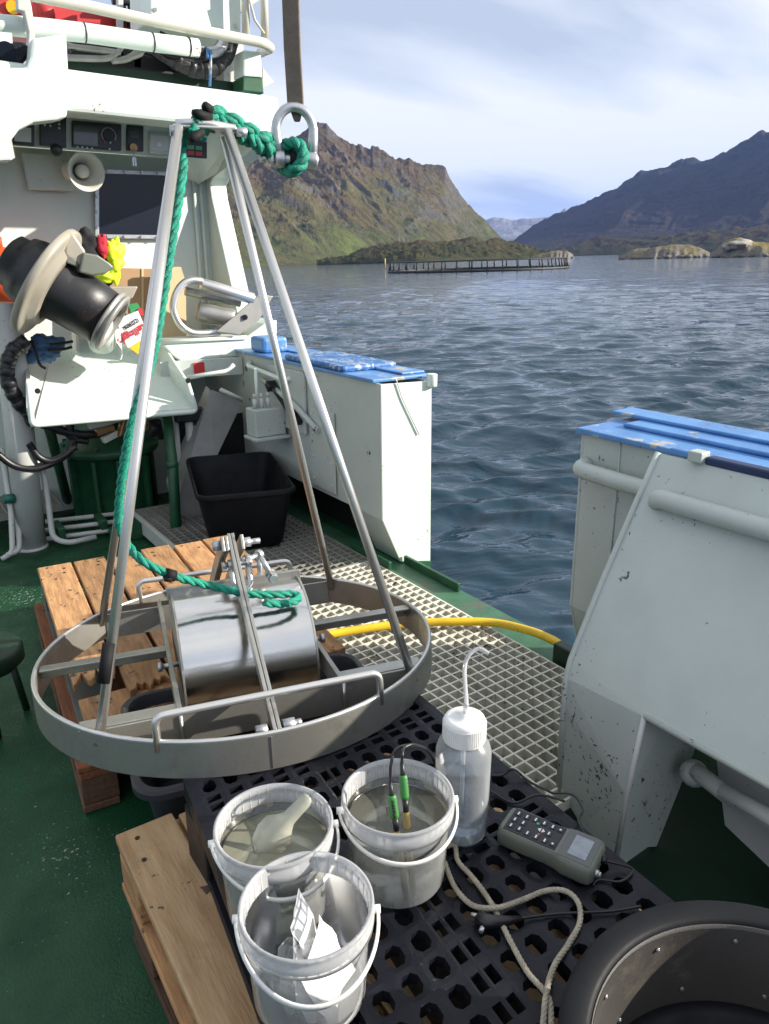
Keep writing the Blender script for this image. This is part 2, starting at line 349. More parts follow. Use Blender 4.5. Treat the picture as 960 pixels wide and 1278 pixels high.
def landmat(name, ramp, nscale, rock, rockcol, tree, treecol, treescale, bump=1.0, bd=8, steep=.55):
    m = bpy.data.materials.new(name); m.use_nodes = True; t = m.node_tree; b = t.nodes['Principled BSDF']; L = t.links.new
    b.inputs['Roughness'].default_value = .95; b.inputs['Specular IOR Level'].default_value = .1
    tc = N(t, 'ShaderNodeTexCoord'); v = tc.outputs['Object']
    n1 = N(t, 'ShaderNodeTexNoise', Scale=nscale, Detail=10, Roughness=.68, Distortion=.4); L(v, n1.inputs[0])
    sp = N(t, 'ShaderNodeSeparateXYZ'); L(v, sp.inputs[0])
    hr = N(t, 'ShaderNodeMapRange'); hr.inputs[1].default_value = 0; hr.inputs[2].default_value = rock[1]; L(sp.outputs[2], hr.inputs[0])
    ad = N(t, 'ShaderNodeMath', operation='MULTIPLY_ADD'); ad.inputs[1].default_value = .45; L(hr.outputs[0], ad.inputs[0]); L(n1.outputs[0], ad.inputs[2])
    cr_ = N(t, 'ShaderNodeValToRGB'); el = cr_.color_ramp.elements
    el[0].position, el[0].color = ramp[0][0], (*ramp[0][1], 1); el[1].position, el[1].color = ramp[-1][0], (*ramp[-1][1], 1)
    for p_, c_ in ramp[1:-1]: q = el.new(p_); q.color = (*c_, 1)
    L(ad.outputs[0], cr_.inputs[0])
    g = N(t, 'ShaderNodeNewGeometry'); sn = N(t, 'ShaderNodeSeparateXYZ'); L(g.outputs['Normal'], sn.inputs[0])
    n2 = N(t, 'ShaderNodeTexNoise', Scale=nscale*3, Detail=8, Roughness=.7); L(v, n2.inputs[0])
    st = N(t, 'ShaderNodeMath', operation='MULTIPLY_ADD'); st.inputs[1].default_value = -.9; L(n2.outputs[0], st.inputs[0]); L(sn.outputs[2], st.inputs[2])
    rk = N(t, 'ShaderNodeMapRange'); rk.inputs[1].default_value = steep-.42; rk.inputs[2].default_value = steep-.22; rk.inputs[3].default_value = rock[0]; rk.inputs[4].default_value = 0; L(st.outputs[0], rk.inputs[0])
    m1 = N(t, 'ShaderNodeMix', data_type='RGBA'); L(rk.outputs[0], m1.inputs[0]); L(cr_.outputs[0], m1.inputs[6]); m1.inputs[7].default_value = (*rockcol, 1)
    n3 = N(t, 'ShaderNodeTexNoise', Scale=treescale, Detail=10, Roughness=.72); L(v, n3.inputs[0])
    th = N(t, 'ShaderNodeMath', operation='MULTIPLY_ADD'); th.inputs[1].default_value = -.35; L(hr.outputs[0], th.inputs[0]); L(n3.outputs[0], th.inputs[2])
    tr = N(t, 'ShaderNodeMapRange'); tr.inputs[1].default_value = tree; tr.inputs[2].default_value = tree+.06; L(th.outputs[0], tr.inputs[0])
    m2 = N(t, 'ShaderNodeMix', data_type='RGBA'); L(tr.outputs[0], m2.inputs[0]); L(m1.outputs[2], m2.inputs[6]); m2.inputs[7].default_value = (*treecol, 1)
    n4 = N(t, 'ShaderNodeTexNoise', Scale=nscale*9, Detail=6, Roughness=.75); L(v, n4.inputs[0])
    hs = N(t, 'ShaderNodeMapRange'); hs.inputs[1].default_value = .3; hs.inputs[2].default_value = .7; hs.inputs[3].default_value = .7; hs.inputs[4].default_value = 1.35; L(n4.outputs[0], hs.inputs[0])
    m3 = N(t, 'ShaderNodeVectorMath', operation='SCALE'); L(m2.outputs[2], m3.inputs[0]); L(hs.outputs[0], m3.inputs['Scale']); L(m3.outputs[0], b.inputs['Base Color'])
    bp = N(t, 'ShaderNodeBump', Strength=bump, Distance=bd); L(n4.outputs[0], bp.inputs['Height']); L(bp.outputs[0], b.inputs['Normal'])
    return m
def massif(name, pts, d0, d1, m, nu=300, nv=90, power=1.5, gully=.12, gscale=60, rough=.10, seed=3, back=.35, shore=None, lump=None, slant=1.0, jagg=.055):
    """a mountain: crest line with the surveyed bearings and heights, slope falling from the crest (d1 away) to the shore (d0 away), and a back slope"""
    rp = ridge(pts); az = np.linspace(rp[0,0], rp[-1,0], nu); el = np.interp(az, rp[:,0], rp[:,1])
    s0 = np.interp(az, *zip(*[(far(px, 320)[0], d) for px, d in shore])) if shore else np.full(nu, float(d0))
    V_ = np.concatenate([np.linspace(-.04, 1, nv), 1+np.linspace(0, back, 12)[1:]])
    A = az[:, None]; Vv = V_[None, :]; r = s0[:, None]+(d1-s0[:, None])*Vv
    Hc = (d1*np.tan(el)-SEA)[:, None]
    ker = np.exp(-.5*(np.arange(-70, 71)/30)**2); ker /= ker.sum(); Hs = np.convolve(np.pad(Hc[:, 0], 70, 'edge'), ker, 'valid')[:, None]
    jag = (fbm(az*d1/26, az*0+3, 5, seed+40, False, .65)-.5)*jagg*Hc[:, 0].max(); Hc = np.maximum(Hc+jag[:, None]*np.minimum(1, Hc/60), 1)
    t_ = np.clip(Vv, 0, 1)**7; Hb = Hs*(1-t_)+Hc*t_
    prof = np.where(Vv <= 1, np.clip(Vv, 0, 1)**power, 1-((Vv-1)/back)**1.2)
    env = np.clip(np.sin(np.clip(Vv, 0, 1.3)*pi*.80), 0, 1)*np.where(Vv < 1, 1, .6)
    xs = r*np.sin(A); ys = r*np.cos(A); wx = (fbm(xs/gscale/2, ys/gscale/2, 4, seed+9)-.5)*gscale*1.6; wy = (fbm(xs/gscale/2+31, ys/gscale/2+7, 4, seed+12)-.5)*gscale*1.6
    S_ = A*d1+slant*Vv*d1*.25
    gl = fbm((S_+wx)/gscale, Vv*1.1+wy/gscale*.4, 6, seed, True, .52)-.55; ro = fbm((xs+wx)/gscale*.9, (ys+wy)/gscale*.9, 8, seed+20, True, .60)-.55
    h = Hb*prof+Hs*env*(gully*gl*1.6+rough*ro*1.9)
    if lump: h = h+lump[0]*(fbm(A*d1/gscale*lump[1], r/gscale*lump[1], 3, seed+5)**1.5)*np.clip(Vv*6, 0, 1)*np.clip((1.25-Vv)*8, 0, 1)
    h = np.where(Vv < 0, -6, h); 
    P = np.stack([r*np.sin(A), r*np.cos(A), np.broadcast_to(SEA+h, r.shape)], -1).reshape(-1, 3)
    mb = MB(); mb.grid(P, nu, len(V_)); return afloat(struct(mb, name, m))
landmat_left = landmat('mountain_slope', [(.30,(.040,.055,.017)), (.42,(.095,.115,.030)), (.54,(.070,.072,.028)), (.66,(.100,.085,.036)), (.80,(.088,.062,.034)), (.98,(.085,.074,.060))],   .006, (.85, 330), (.10,.095,.09), .53, (.018,.028,.012), .014, 1, 7, .50)
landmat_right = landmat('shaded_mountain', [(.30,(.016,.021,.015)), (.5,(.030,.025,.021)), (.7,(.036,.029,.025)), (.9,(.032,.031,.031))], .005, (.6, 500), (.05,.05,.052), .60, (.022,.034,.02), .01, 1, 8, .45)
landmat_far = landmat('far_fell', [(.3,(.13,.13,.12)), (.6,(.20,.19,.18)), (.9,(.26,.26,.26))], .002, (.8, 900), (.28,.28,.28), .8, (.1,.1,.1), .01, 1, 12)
landmat_wood = landmat('birch_wood', [(.3,(.030,.038,.014)), (.5,(.050,.052,.022)), (.7,(.07,.058,.026)), (.9,(.09,.07,.032))], .02, (.2, 60), (.16,.15,.14), .50, (.02,.032,.014), .05, 1, 3, .35)
landmat_scrub = landmat('shore_scrub', [(.3,(.016,.022,.010)), (.5,(.026,.028,.014)), (.7,(.04,.034,.018)), (.9,(.05,.04,.022))], .02, (.2, 60), (.10,.095,.09), .50, (.014,.022,.010), .05, 1, 3, .35)
landmat_islet = landmat('islet_grass', [(.34,(.10,.09,.075)), (.50,(.15,.135,.11)), (.58,(.20,.17,.07)), (.95,(.25,.205,.085))], .09, (.9, 10), (.19,.18,.165), .95, (.10,.11,.04), .1, .9, .8, .66)
massif('mountain', [(60,215),(180,205),(230,198),(280,192),(320,184),(350,176),(375,166),(395,154.5),(408,156),(416,163),(425,172),(440,180),(455,189),(462,191),(465,184.5),(470,187),(475,192),(482,193),(487,198),(496,204),(503,203.5),(511,199.5),(520,205),(530,206.5),(541,208),(551,207),(556,208),(560,219),(568,231),(575,243),(584,254),(594,266),(606,277),(616,288),(628,301),(640,312)],
       900, 1900, landmat_left, 640, 180, 1.30, .085, 120, .125, 3, shore=[(60,700),(180,800),(430,1250),(640,1750)])
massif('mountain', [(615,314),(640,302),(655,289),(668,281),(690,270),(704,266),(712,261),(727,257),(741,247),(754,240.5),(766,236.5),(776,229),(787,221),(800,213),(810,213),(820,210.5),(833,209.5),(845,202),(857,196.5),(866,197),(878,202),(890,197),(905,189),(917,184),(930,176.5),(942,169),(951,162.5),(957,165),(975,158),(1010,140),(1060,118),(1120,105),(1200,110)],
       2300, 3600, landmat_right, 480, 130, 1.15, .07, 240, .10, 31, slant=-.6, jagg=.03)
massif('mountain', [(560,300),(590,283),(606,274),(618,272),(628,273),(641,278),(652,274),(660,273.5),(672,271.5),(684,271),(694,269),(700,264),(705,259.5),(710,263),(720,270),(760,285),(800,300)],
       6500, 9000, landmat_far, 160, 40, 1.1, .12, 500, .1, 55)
# wooded points and low hills along the shores
massif('headland', [(395,330.5),(410,329),(430,325),(450,314),(480,308),(505,307),(525,303),(545,307),(570,303),(590,299),(606,303),(620,301),(640,304),(655,310),(675,316),(690,320)], 620, 820, landmat_wood, 240, 36, .8, .10, 28, .14, 71, lump=(6, 4.5), shore=[(395,700),(520,560),(690,760)])
massif('low_hill', [(690,320),(705,314),(716,308),(724,303),(735,300),(748,296),(758,297),(770,300),(790,301),(815,302),(838,297),(858,293),(880,294),(905,290),(930,288),(960,286),(1010,282),(1080,284)], 1500, 1900, landmat_scrub, 240, 36, .8, .10, 60, .14, 83, lump=(14, 2.4))
# grassy skerries
def skerry(pts, d, m, seed, boulder=None):
    rp = ridge(pts); nu = 110; nv = 26; az = np.linspace(rp[0,0], rp[-1,0], nu); el = np.interp(az, rp[:,0], rp[:,1])
    u = np.linspace(0, 1, nu); wd = 13*np.sin(np.clip(u, .02, .98)*pi)**.5; P = []
    for i in range(nu):
        top = max(.3, d*math.tan(el[i])-SEA)
        for j in range(nv):
            q = -1+2*j/(nv-1); r_ = d+q*wd[i]*(1+.25*noise.noise(Vector((i*.13, seed, 0))))
            hh = top*max(0, 1-abs(q)**2.2)*(1+.22*noise.noise(Vector((az[i]*d*.12, r_*.15, seed))))+.35*noise.fractal(Vector((az[i]*d*.35, r_*.35, seed)), 1, 2, 4)*(1-abs(q)**4)-(.6 if abs(q) > .96 else 0)
            P.append((r_*math.sin(az[i]), r_*math.cos(az[i]), SEA+hh))
    mb = MB(); mb.grid(P, nu, nv)
    for k in range(46):                                            # boulders along the waterline
        i = rng.integers(3, nu-3); s = rng.uniform(.5, 1.4); q = rng.uniform(-.98, -.75); r_ = d+q*wd[i]
        n0 = len(mb.v); mb.ball((r_*math.sin(az[i]), r_*math.cos(az[i]), SEA+.1+.25*s), s, 7, 5, (1.3, 1, .7))
        for q_ in range(n0, len(mb.v)): p = Vector(mb.v[q_]); mb.v[q_] = tuple(p+Vector((1, 1, .6))*.3*noise.noise(p*1.1))
    if boulder:
        bm_ = MB().ball(boulder[0], boulder[1], 28, 18, (1.5, 1.1, .42))
        for i, v in enumerate(bm_.v): p = Vector(v); bm_.v[i] = tuple(p+(p-Vector(boulder[0]))*.45*noise.fractal(p*.35, 1, 2, 4))
        afloat(struct(bm_, 'rock_outcrop', mat('pale_rock', (.36,.33,.28), .9, var=.4, vscale=.6, bump=.5, bscale=2)))
    return afloat(struct(mb, 'islet', m))
skerry([(772,318.2),(785,313),(805,310),(822,307.5),(838,305),(855,307),(872,309),(884,314),(890,317)], 330, landmat_islet, 4)
d_ = Hi @ sight(922, 304); d_.normalize()
skerry([(886,316.5),(895,311),(902,302),(912,298.5),(925,297.5),(934,301),(945,303),(965,304),(1000,303),(1040,308),(1060,314)], 300, landmat_islet, 9, (d_*296+Vector((0,0,-.6)), 4.2))
skerry([(664,319.5),(680,316),(695,313),(708,313.5),(716,318)], 560, landmat_islet, 15)
# ------------------------------------------------------------------ water
def sea_sheet():
    th = np.concatenate([np.linspace(-pi+YAW, YAW-R(62), 40)[:-1], np.linspace(YAW-R(62), YAW+R(62), 470), np.linspace(YAW+R(62), pi+YAW, 40)[1:]])
    rr = np.concatenate([[.01], np.geomspace(1.6, 260, 760), np.geomspace(260, 11800, 60)[1:]])
    A, Rr = np.meshgrid(th, rr, indexing='ij'); X_ = Rr*np.sin(A); Y_ = Rr*np.cos(A); Zs = np.zeros_like(X_); DX = np.zeros_like(X_); DY = np.zeros_like(X_)
    cell = np.maximum(Rr*R(124)/470, Rr*.0067)
    g = np.random.default_rng(11)
    for lam in np.geomspace(.18, 8, 112):
        a = R(232)+g.normal(0, .5); k = 2*pi/lam; amp = .064*math.exp(-.5*(math.log(lam/.52)/.85)**2)*lam/(2*pi)*g.uniform(.5, 1.4); ph = g.uniform(0, 2*pi)
        f = amp*np.clip((lam/cell-2.2)/2.5, 0, 1); q = k*(X_*cos(a)+Y_*sin(a))+ph+.8*np.sin(X_*.13*g.uniform(.5,1.5)+Y_*.11+ph)
        Zs += f*np.sin(q); DX -= .75*f*cos(a)*np.cos(q)*-1; DY -= .75*f*sin(a)*np.cos(q)*-1
    gust = fbm(X_*.06+50, Y_*.06+50, 3, 91)*1.1+.45
    P = np.stack([X_+DX, Y_+DY, SEA+Zs*gust], -1).reshape(-1, 3)
    mb = MB(); mb.grid(P, len(th), len(rr))
    m = bpy.data.materials.new('sea_water'); m.use_nodes = True; t = m.node_tree; b = t.nodes['Principled BSDF']; L = t.links.new
    b.inputs['Base Color'].default_value = (.014,.040,.064,1); b.inputs['Roughness'].default_value = .05; b.inputs['IOR'].default_value = 1.33
    tc = N(t, 'ShaderNodeTexCoord'); last = None
    for sc, st, ds in ((6, .15, .03), (2.2, .25, .12), (.8, .5, .4)):
        mr_ = N(t, 'ShaderNodeMapping'); mr_.inputs['Rotation'].default_value = (0, 0, R(-55)); L(tc.outputs['Object'], mr_.inputs[0])
        mp_ = N(t, 'ShaderNodeMapping'); mp_.inputs['Scale'].default_value = (1, .55, 1); L(mr_.outputs[0], mp_.inputs[0])
        n_ = N(t, 'ShaderNodeTexNoise', Scale=sc, Detail=4, Roughness=.55, Distortion=.5); L(mp_.outputs[0], n_.inputs[0])
        bp = N(t, 'ShaderNodeBump', Strength=st, Distance=ds); L(n_.outputs[0], bp.inputs['Height'])
        if last: L(last, bp.inputs['Normal'])
        last = bp.outputs[0]
    L(last, b.inputs['Normal'])
    return afloat(struct(mb, 'sea', m))
sea_sheet()
# ------------------------------------------------------------------ fish farm pen
mat('pen_black', (.02,.021,.023), .6); mat('pen_grey', (.25,.25,.25), .6)
pc = Hi @ sight(596, 336); tt = (SEA+.2)/pc.z; pc = pc*tt; pr = 17.6
pen = thing('fish_pen', 'round black floating fish farm pen with a ring of railing posts on the fjord', 'fish pen', (pc.x, pc.y, SEA))
circ = lambda r_, z: [(pc.x+r_*cos(2*pi*k/96), pc.y+r_*sin(2*pi*k/96), SEA+z) for k in range(96)]
part(MB().tube(circ(pr, .18), .24, 6, True), 'float_ring', M['pen_black'], pen); part(MB().tube(circ(pr-.75, .18), .24, 6, True), 'float_ring', M['pen_black'], pen)
part(MB().tube(circ(pr-.4, 1.9), .12, 5, True), 'handrail', M['pen_black'], pen)
b0 = None
for k in range(40):
    a = 2*pi*k/40; mb = MB().tube([(pc.x+(pr-.1)*cos(a), pc.y+(pr-.1)*sin(a), SEA+.2), (pc.x+(pr-.4)*cos(a), pc.y+(pr-.4)*sin(a), SEA+1.95)], .15, 5).bar((pc.x+(pr+.2)*cos(a), pc.y+(pr+.2)*sin(a), SEA+.22), (pc.x+(pr-1)*cos(a), pc.y+(pr-1)*sin(a), SEA+.22), .25, .5)
    part(mb, 'post', M['pen_black'], pen)
mk = Hi @ sight(481, 335); mk = mk*((SEA+.2)/mk.z)
part(MB().tube([(mk.x, mk.y, SEA+.2), (mk.x, mk.y, SEA+2.9)], .16, 6), 'marker_post', mat('marker', (.7,.5,.12), .5), pen)
afloat(pen)

# ------------------------------------------------------------------ sea air
hz = MB().box((-11900,-11900,SEA-1.2),(11900,11900,1000)); hm = bpy.data.materials.new('air'); hm.use_nodes = True; t = hm.node_tree; t.nodes.clear()
o_ = N(t, 'ShaderNodeOutputMaterial'); pv = N(t, 'ShaderNodeVolumePrincipled'); pv.inputs['Color'].default_value = (.26,.44,1.0,1); pv.inputs['Density'].default_value = 5.0e-5; t.links.new(pv.outputs[0], o_.inputs['Volume'])
afloat(part(hz, 'haze', hm, kind='stuff'))
# ================================================================== deck and hull
mb = MB(); mb.box((-3.4, -3.5, -.05), (2.0, 9, 0)); struct(mb, 'deck', M['deck_paint'])
mb = MB(); mb.prism([(2.03,-3.5,.07),(2.03,-3.5,-.02),(1.75,-3.5,-2.0),(-3.4,-3.5,-2.0),(-3.4,-3.5,-.06),(2.0,-3.5,-.06)], (0,12.5,0)); struct(mb, 'hull', M['green_paint'])
mb = MB(); mb.box((1.885,-3.4,.004), (2.045,5.4,.082)); struct(mb, 'deck_edge', M['edge_green'], .006)
mb = MB(); mb.box((2.012,2.30,.084), (2.03,2.71,.125)); struct(mb, 'edge_curb', M['green_paint'], .004)
mb = MB(); mb.box((1.887,2.66,.084), (1.905,3.0,.135)); struct(mb, 'edge_curb', M['green_paint'], .004)
mb = MB(); mb.box((1.90,1.30,.084), (1.945,1.63,.165)); struct(mb, 'edge_curb', M['deep_green'], .006)
mb = MB(); mb.box((1.16,-1.2,.004), (1.88,4.25,.02)); struct(mb, 'grating_well', M['deep_green'])
# ------------------------------------------------------------------ moulded gratings, two panels
def grate(label, x0, x1, y0, y1, m, ztop=.10, h=.036, p=.0455, t=.0062):
    r = thing('deck_grating', label, 'grating', ((x0+x1)/2, (y0+y1)/2, ztop-h), 'moulded deck gratings along the rail')
    mb = MB(); n = round((x1-x0)/p); xs = [x0+(x1-x0)*i/n for i in range(n+1)]; k = round((y1-y0)/p); ys = [y0+(y1-y0)*i/k for i in range(k+1)]
    def rib(a, b, wdir):
        a = Vector(a); b = Vector(b); u = Vector(wdir); q = []
        for e_ in (a, b): q += [e_-u*t*.36+Vector((0,0,-h)), e_+u*t*.36+Vector((0,0,-h)), e_+u*t*.56, e_-u*t*.56]
        mb.add(q, [(0,1,2,3),(7,6,5,4),(0,4,5,1),(1,5,6,2),(2,6,7,3),(3,7,4,0)])
    for i, x_ in enumerate(xs): rib((x_, y0, ztop-(.0006)), (x_, y1, ztop-.0006), (1,0,0))
    for y_ in ys: rib((x0, y_, ztop), (x1, y_, ztop), (0,1,0))
    o = part(mb, 'grating_bars', m, r); return r
grate('beige moulded grating beside the open gap in the rail, under the yellow hose', 1.165, 1.88, 1.08, 2.80, M['grating'])
grate('greyer moulded grating farther forward, under the black fish bin', 1.165, 1.88, 2.815, 4.25, M['grey_grating'])
mb = MB(); mb.box((1.135,2.815,.02), (1.160,4.25,.104)); struct(mb, 'grating_frame', M['grey_white_paint'], .003)

# ================================================================== bulwarks
# far one, forward of the gap
fb = thing('bulwark', 'white bulwark forward of the open gap, its sunlit end facing aft', 'bulwark', (2.03, 3.9, .08))
x0, x1 = 1.885, 2.175
end = [(x0,.975),(x0+.008,.33),(2.0,.092),(x1+.015,.05),(x1,.965)]
part(MB().prism([(a, 2.72, z) for a, z in end], (0, .012, 0)), 'end_plate', M['white_paint'], fb, .003)
part(MB().prism([(x0,2.733,.975),(x0+.008,2.733,.33),(x0+.022,2.733,.33),(x0+.014,2.733,.975)], (0,2.4,0)), 'inner_plate', M['old_white_paint'], fb)
part(MB().prism([(x0+.009,2.733,.329),(2.0,2.733,.095),(2.012,2.733,.098),(x0+.022,2.733,.335)], (0,.20,0)), 'chamfer_plate', M['old_white_paint'], fb)
part(MB().prism([(x1,2.733,.965),(x1+.015,2.733,.05),(x1+.0,2.733,.05),(x1-.014,2.733,.96)], (0,2.4,0)), 'outer_plate', M['white_paint'], fb)
part(MB().box((2.004,2.733,.083),(2.16,5.1,.098)), 'foot', M['green_paint'], fb)
part(MB().box((2.06,2.95,.10),(2.075,5.1,.5)), 'shade_plate', M['shade_black'], fb)  # black sheet: the shade of the recess is put into its colour
part(MB().prism([(2.0,2.712,.088),(2.19,2.712,.05),(2.185,2.712,.0),(2.02,2.712,.0)], (0,.05,0)), 'foot', M['green_paint'], fb)
part(MB().box((1.868,2.76,.976),(2.20,5.15,.992)), 'cap_rail', M['blue_paint'], fb, .004)
part(MB().box((2.06,2.80,.9925),(2.195,5.15,1.003)), 'cap_strip', M['blue_paint'], fb, .004)
part(MB().box((1.872,3.02,.9925),(2.19,3.62,1.022)), 'wear_block', M['rough_blue_paint'], fb, .012)
part(MB().box((1.90,3.92,.9925),(2.06,4.10,1.08)), 'wear_block', M['blue_paint'], fb, .02)
part(MB().tube([(2.17,2.715,.94),(2.17,2.715,1.0)], .026, 10), 'corner_lug', M['white_paint'], fb, .004)
part(MB().tube(fillet([(1.93,2.715,.99),(1.96,2.713,1.0),(2.0,2.713,.9),(2.10,2.713,.72)], .03), .0035, 6), 'weld_bead', M['white_paint'], fb)
part(MB().tube([(1.893,2.715,.59),(1.893,2.709,.59)], .012, 10), 'drain_hole', M['grey_white_paint'], fb)
mb = MB()                                                               # access door plate and bolts on the inner side
part(MB().box((1.874,3.12,.36),(1.884,3.36,.78)), 'cover_plate', M['old_white_paint'], fb, .002)
for yy in (3.15, 3.33):
    for z_ in (.40, .52, .64, .75): part(MB().tube([(1.876,yy,z_),(1.868,yy,z_)], .007, 6), 'bolt', M['grey_white_paint'], fb)
part(MB().box((1.868,3.40,.62),(1.884,3.80,.95)), 'recess_rim', M['old_white_paint'], fb, .004)
lv = part(MB().bar((1.86,3.70,.83),(1.855,3.43,.68),.05,.03).bar((1.86,3.74,.855),(1.855,3.70,.825),.09,.04), 'latch', M['hose_black'], fb, .004)
part(MB().tube(fillet([(1.885,3.55,.90),(1.84,3.57,.89),(1.84,4.02,.92),(1.885,4.06,.93)], .05), .014, 8), 'grab_rail', M['white_paint'], fb)
part(MB().tube(fillet([(1.86,3.25,.67),(1.85,3.50,.78),(1.85,3.85,.86)], .1), .016, 8), 'strut', M['old_white_paint'], fb)
# a valve box on the inside of the bulwark behind the black bin
vb = thing('valve_box', 'small white valve box with a thin white lever above the black fish bin', 'valve box', (1.80, 3.95, .48))
bx0, bx1, by0, by1 = 1.685, 1.868, 3.62, 3.74
part(MB().box((bx0,by0,.585),(bx1,by1,.735)), 'box', M['old_white_paint'], vb, .006)
part(MB().box((bx0-.02,by0-.03,.568),(bx1+.01,by1,.583)), 'shelf', M['old_white_paint'], vb, .003)
part(MB().tube([(1.73,3.68,.735),(1.73,3.68,.95)], .009, 8), 'lever', M['white_paint'], vb)
for q in (1.71, 1.75, 1.79): part(MB().tube([(q,3.67,.735),(q,3.67,.79)], .013, 8).tube([(q,3.67,.79),(q,3.67,.815)], .009, 8), 'valve', M['grey_white_paint'], vb)
part(MB().bar((1.40,4.24,.90),(1.88,4.18,.90),.02,.10), 'back_strap', M['old_white_paint'], vb)
part(MB().box((1.585,4.198,.865),(1.65,4.204,.935)), 'red_sticker', M['red_paint'], vb)
pp = thing('pipe_bundle', 'grey pipes and hoses running down beside the valve box', 'pipe', (1.5, 4.1, .1))
for k, (a, b_) in enumerate(((1.42,1.45),(1.49,1.49),(1.53,1.53),(1.58,1.66))):
    part(MB().tube(fillet([(a,4.12-.02*k,.66),(a,4.12-.02*k,.38),(b_,4.08,.12)], .08), .016 if k != 1 else .024, 8), 'pipe', M['grey_white_paint' if k != 2 else 'hose_black'], pp)
part(MB().box((1.41,4.06,.62),(1.58,4.13,.70)).tube([(1.47,4.05,.70),(1.47,4.05,.75)], .03, 8), 'coupling', M['hose_black'], pp, .01)
part(MB().box((1.44,4.24,.02),(1.95,4.25,.60)), 'shade_sheet', M['shade_black'], pp)  # thin sheet painting the shade behind the pipes
pl = thing('leaning_plate', 'grey folded steel plate leaning behind the black fish bin', 'steel plate', tuple(on(245,640,y=3.95)))
part(MB().prism([on(262,486,y=4.05), on(304,499,y=4.02), on(268,575,y=3.98), on(250,650,y=3.95), on(218,640,y=4.0)], (.0,.012,0)), 'front_face', M['plate_grey'], pl)
part(MB().prism([on(258,482,y=4.10), on(262,486,y=4.055), on(218,640,y=4.005), on(208,600,y=4.15)], (.0,.012,0)), 'side_face', M['plate_grey'], pl)
part(MB().tube([on(275,486,y=4.0), on(303,499,y=3.98)], .012, 8), 'edge_bar', M['grey_white_paint'], pl)

# near one, aft of the gap
nb = thing('bulwark', 'near grey white bulwark aft of the gap with a hand tube and worn blue cap', 'bulwark', (2.0, .2, .08))
prof = [(1.89,.965),(1.905,.34),(1.99,.10),(2.19,.05),(2.18,.965)]
part(MB().prism([(a, 1.575, z) for a, z in prof], (0, -.012, 0)), 'end_plate', M['old_white_paint'], nb, .003)
part(MB().prism([(1.89,1.562,.965),(1.905,1.562,.34),(1.92,1.562,.34),(1.905,1.562,.965)], (0,-.142,0)), 'inner_plate', M['old_white_paint'], nb)
part(MB().prism([(1.89,1.4175,.965),(1.905,1.4175,.34),(1.92,1.4175,.34),(1.905,1.4175,.965)], (0,-4.0,0)), 'inner_plate', M['old_white_paint'], nb)
part(MB().prism([(1.906,1.562,.339),(1.99,1.562,.10),(2.0,1.562,.106),(1.92,1.562,.345)], (0,-4.0,0)), 'chamfer_plate', M['old_white_paint'], nb)
part(MB().prism([(2.18,1.562,.965),(2.195,1.562,.05),(2.18,1.562,.05),(2.165,1.562,.965)], (0,-4.0,0)), 'outer_plate', M['white_paint'], nb)
part(MB().box((1.872,-2.4,.966),(2.205,1.585,.984)), 'cap_rail', M['blue_paint'], nb, .004)
part(MB().box((2.0,-2.4,.9845),(2.20,1.50,.998)), 'cap_strip', M['blue_paint'], nb, .005)
part(MB().box((2.09,-2.4,.9985),(2.20,1.62,1.010)), 'cap_strip', M['blue_paint'], nb, .004)
part(MB().tube(fillet([(1.90,1.545,.865),(1.835,1.53,.862),(1.835,1.36,.858),(1.835,-2.0,.85)], .05, 6), .027, 14), 'hand_tube', M['old_white_paint'], nb)
# leaning guard plate inboard of it
gp = thing('guard_plate', 'large leaning grey white guard plate with chipped paint in front of the bulwark', 'guard plate', (1.45, .6, .0))
Y1 = 1.155; tk = Vector((.014, 0, -.008))
A0 = (1.757, 1.192, .997); A1 = (1.757, -1.6, 1.0); B1 = (1.40, -1.6, .45)
sl_ = [A0, (1.70,1.188,.908), (1.55,1.176,.667), (1.43,1.16,.475), (1.405,1.15,.43), (1.40,.905,.45), B1, A1]
part(MB().prism(sl_, tk), 'sloping_plate', M['old_white_paint'], gp)
part(MB().prism([(1.404,1.150,.429), (1.393,1.14,.36), (1.388,1.125,.09), (1.372,1.03,.05), (1.338,.893,.012), (1.352,.893,.25), (1.399,.905,.449)], (.013,.003,0)), 'lower_plate', M['old_white_paint'], gp)
part(MB().prism([(1.408,.903,.446), (1.358,.891,.25), (1.348,.888,.02), (1.46,.878,-.0+.04), (1.50,.878,.02), (1.63,.880,.30), (1.70,.885,.72), (1.66,.89,.82)], (.0,.010,0)), 'web_plate', M['old_white_paint'], gp)
part(MB().tube([A0, (1.70,1.188,.908), (1.55,1.176,.667), (1.43,1.16,.475), (1.405,1.15,.43), (1.393,1.14,.36), (1.388,1.125,.09)], .009, 8), 'edge_bead', M['old_white_paint'], gp)
part(MB().tube([(1.402,.9,.452),(1.402,.2,.452),(1.402,-1.6,.452)], .008, 8), 'edge_bead', M['old_white_paint'], gp)
part(MB().tube([(1.402,.9,.452),(1.355,.89,.25),(1.342,.89,.02)], .007, 8), 'edge_bead', M['grey_white_paint'], gp)
sv = Vector((.357,-.04,.56)).normalized(); nv_ = Vector((-.84,0,.54))
tb = [Vector((1.69,1.13,.885)), Vector((1.69,1.11,.885))+nv_*.035, Vector((1.69,.9,.885))+nv_*.038, Vector((1.69,-1.5,.885))+nv_*.038]
part(MB().tube(fillet(tb, .05, 6), .026, 14), 'hand_tube', M['old_white_paint'], gp)
part(MB().bar((1.77,1.05,1.006),(1.77,-1.6,1.008),.035,.022), 'edge_strip', M['dark_blue_rubber'], gp, .005)
part(MB().bar((1.80,1.18,1.0),(1.80,-1.6,1.002),.028,.02), 'edge_strip', M['blue_paint'], gp, .005)
part(MB().box((1.735,1.05,1.0),(1.775,1.09,1.028)), 'clip', M['old_white_paint'], gp, .003)
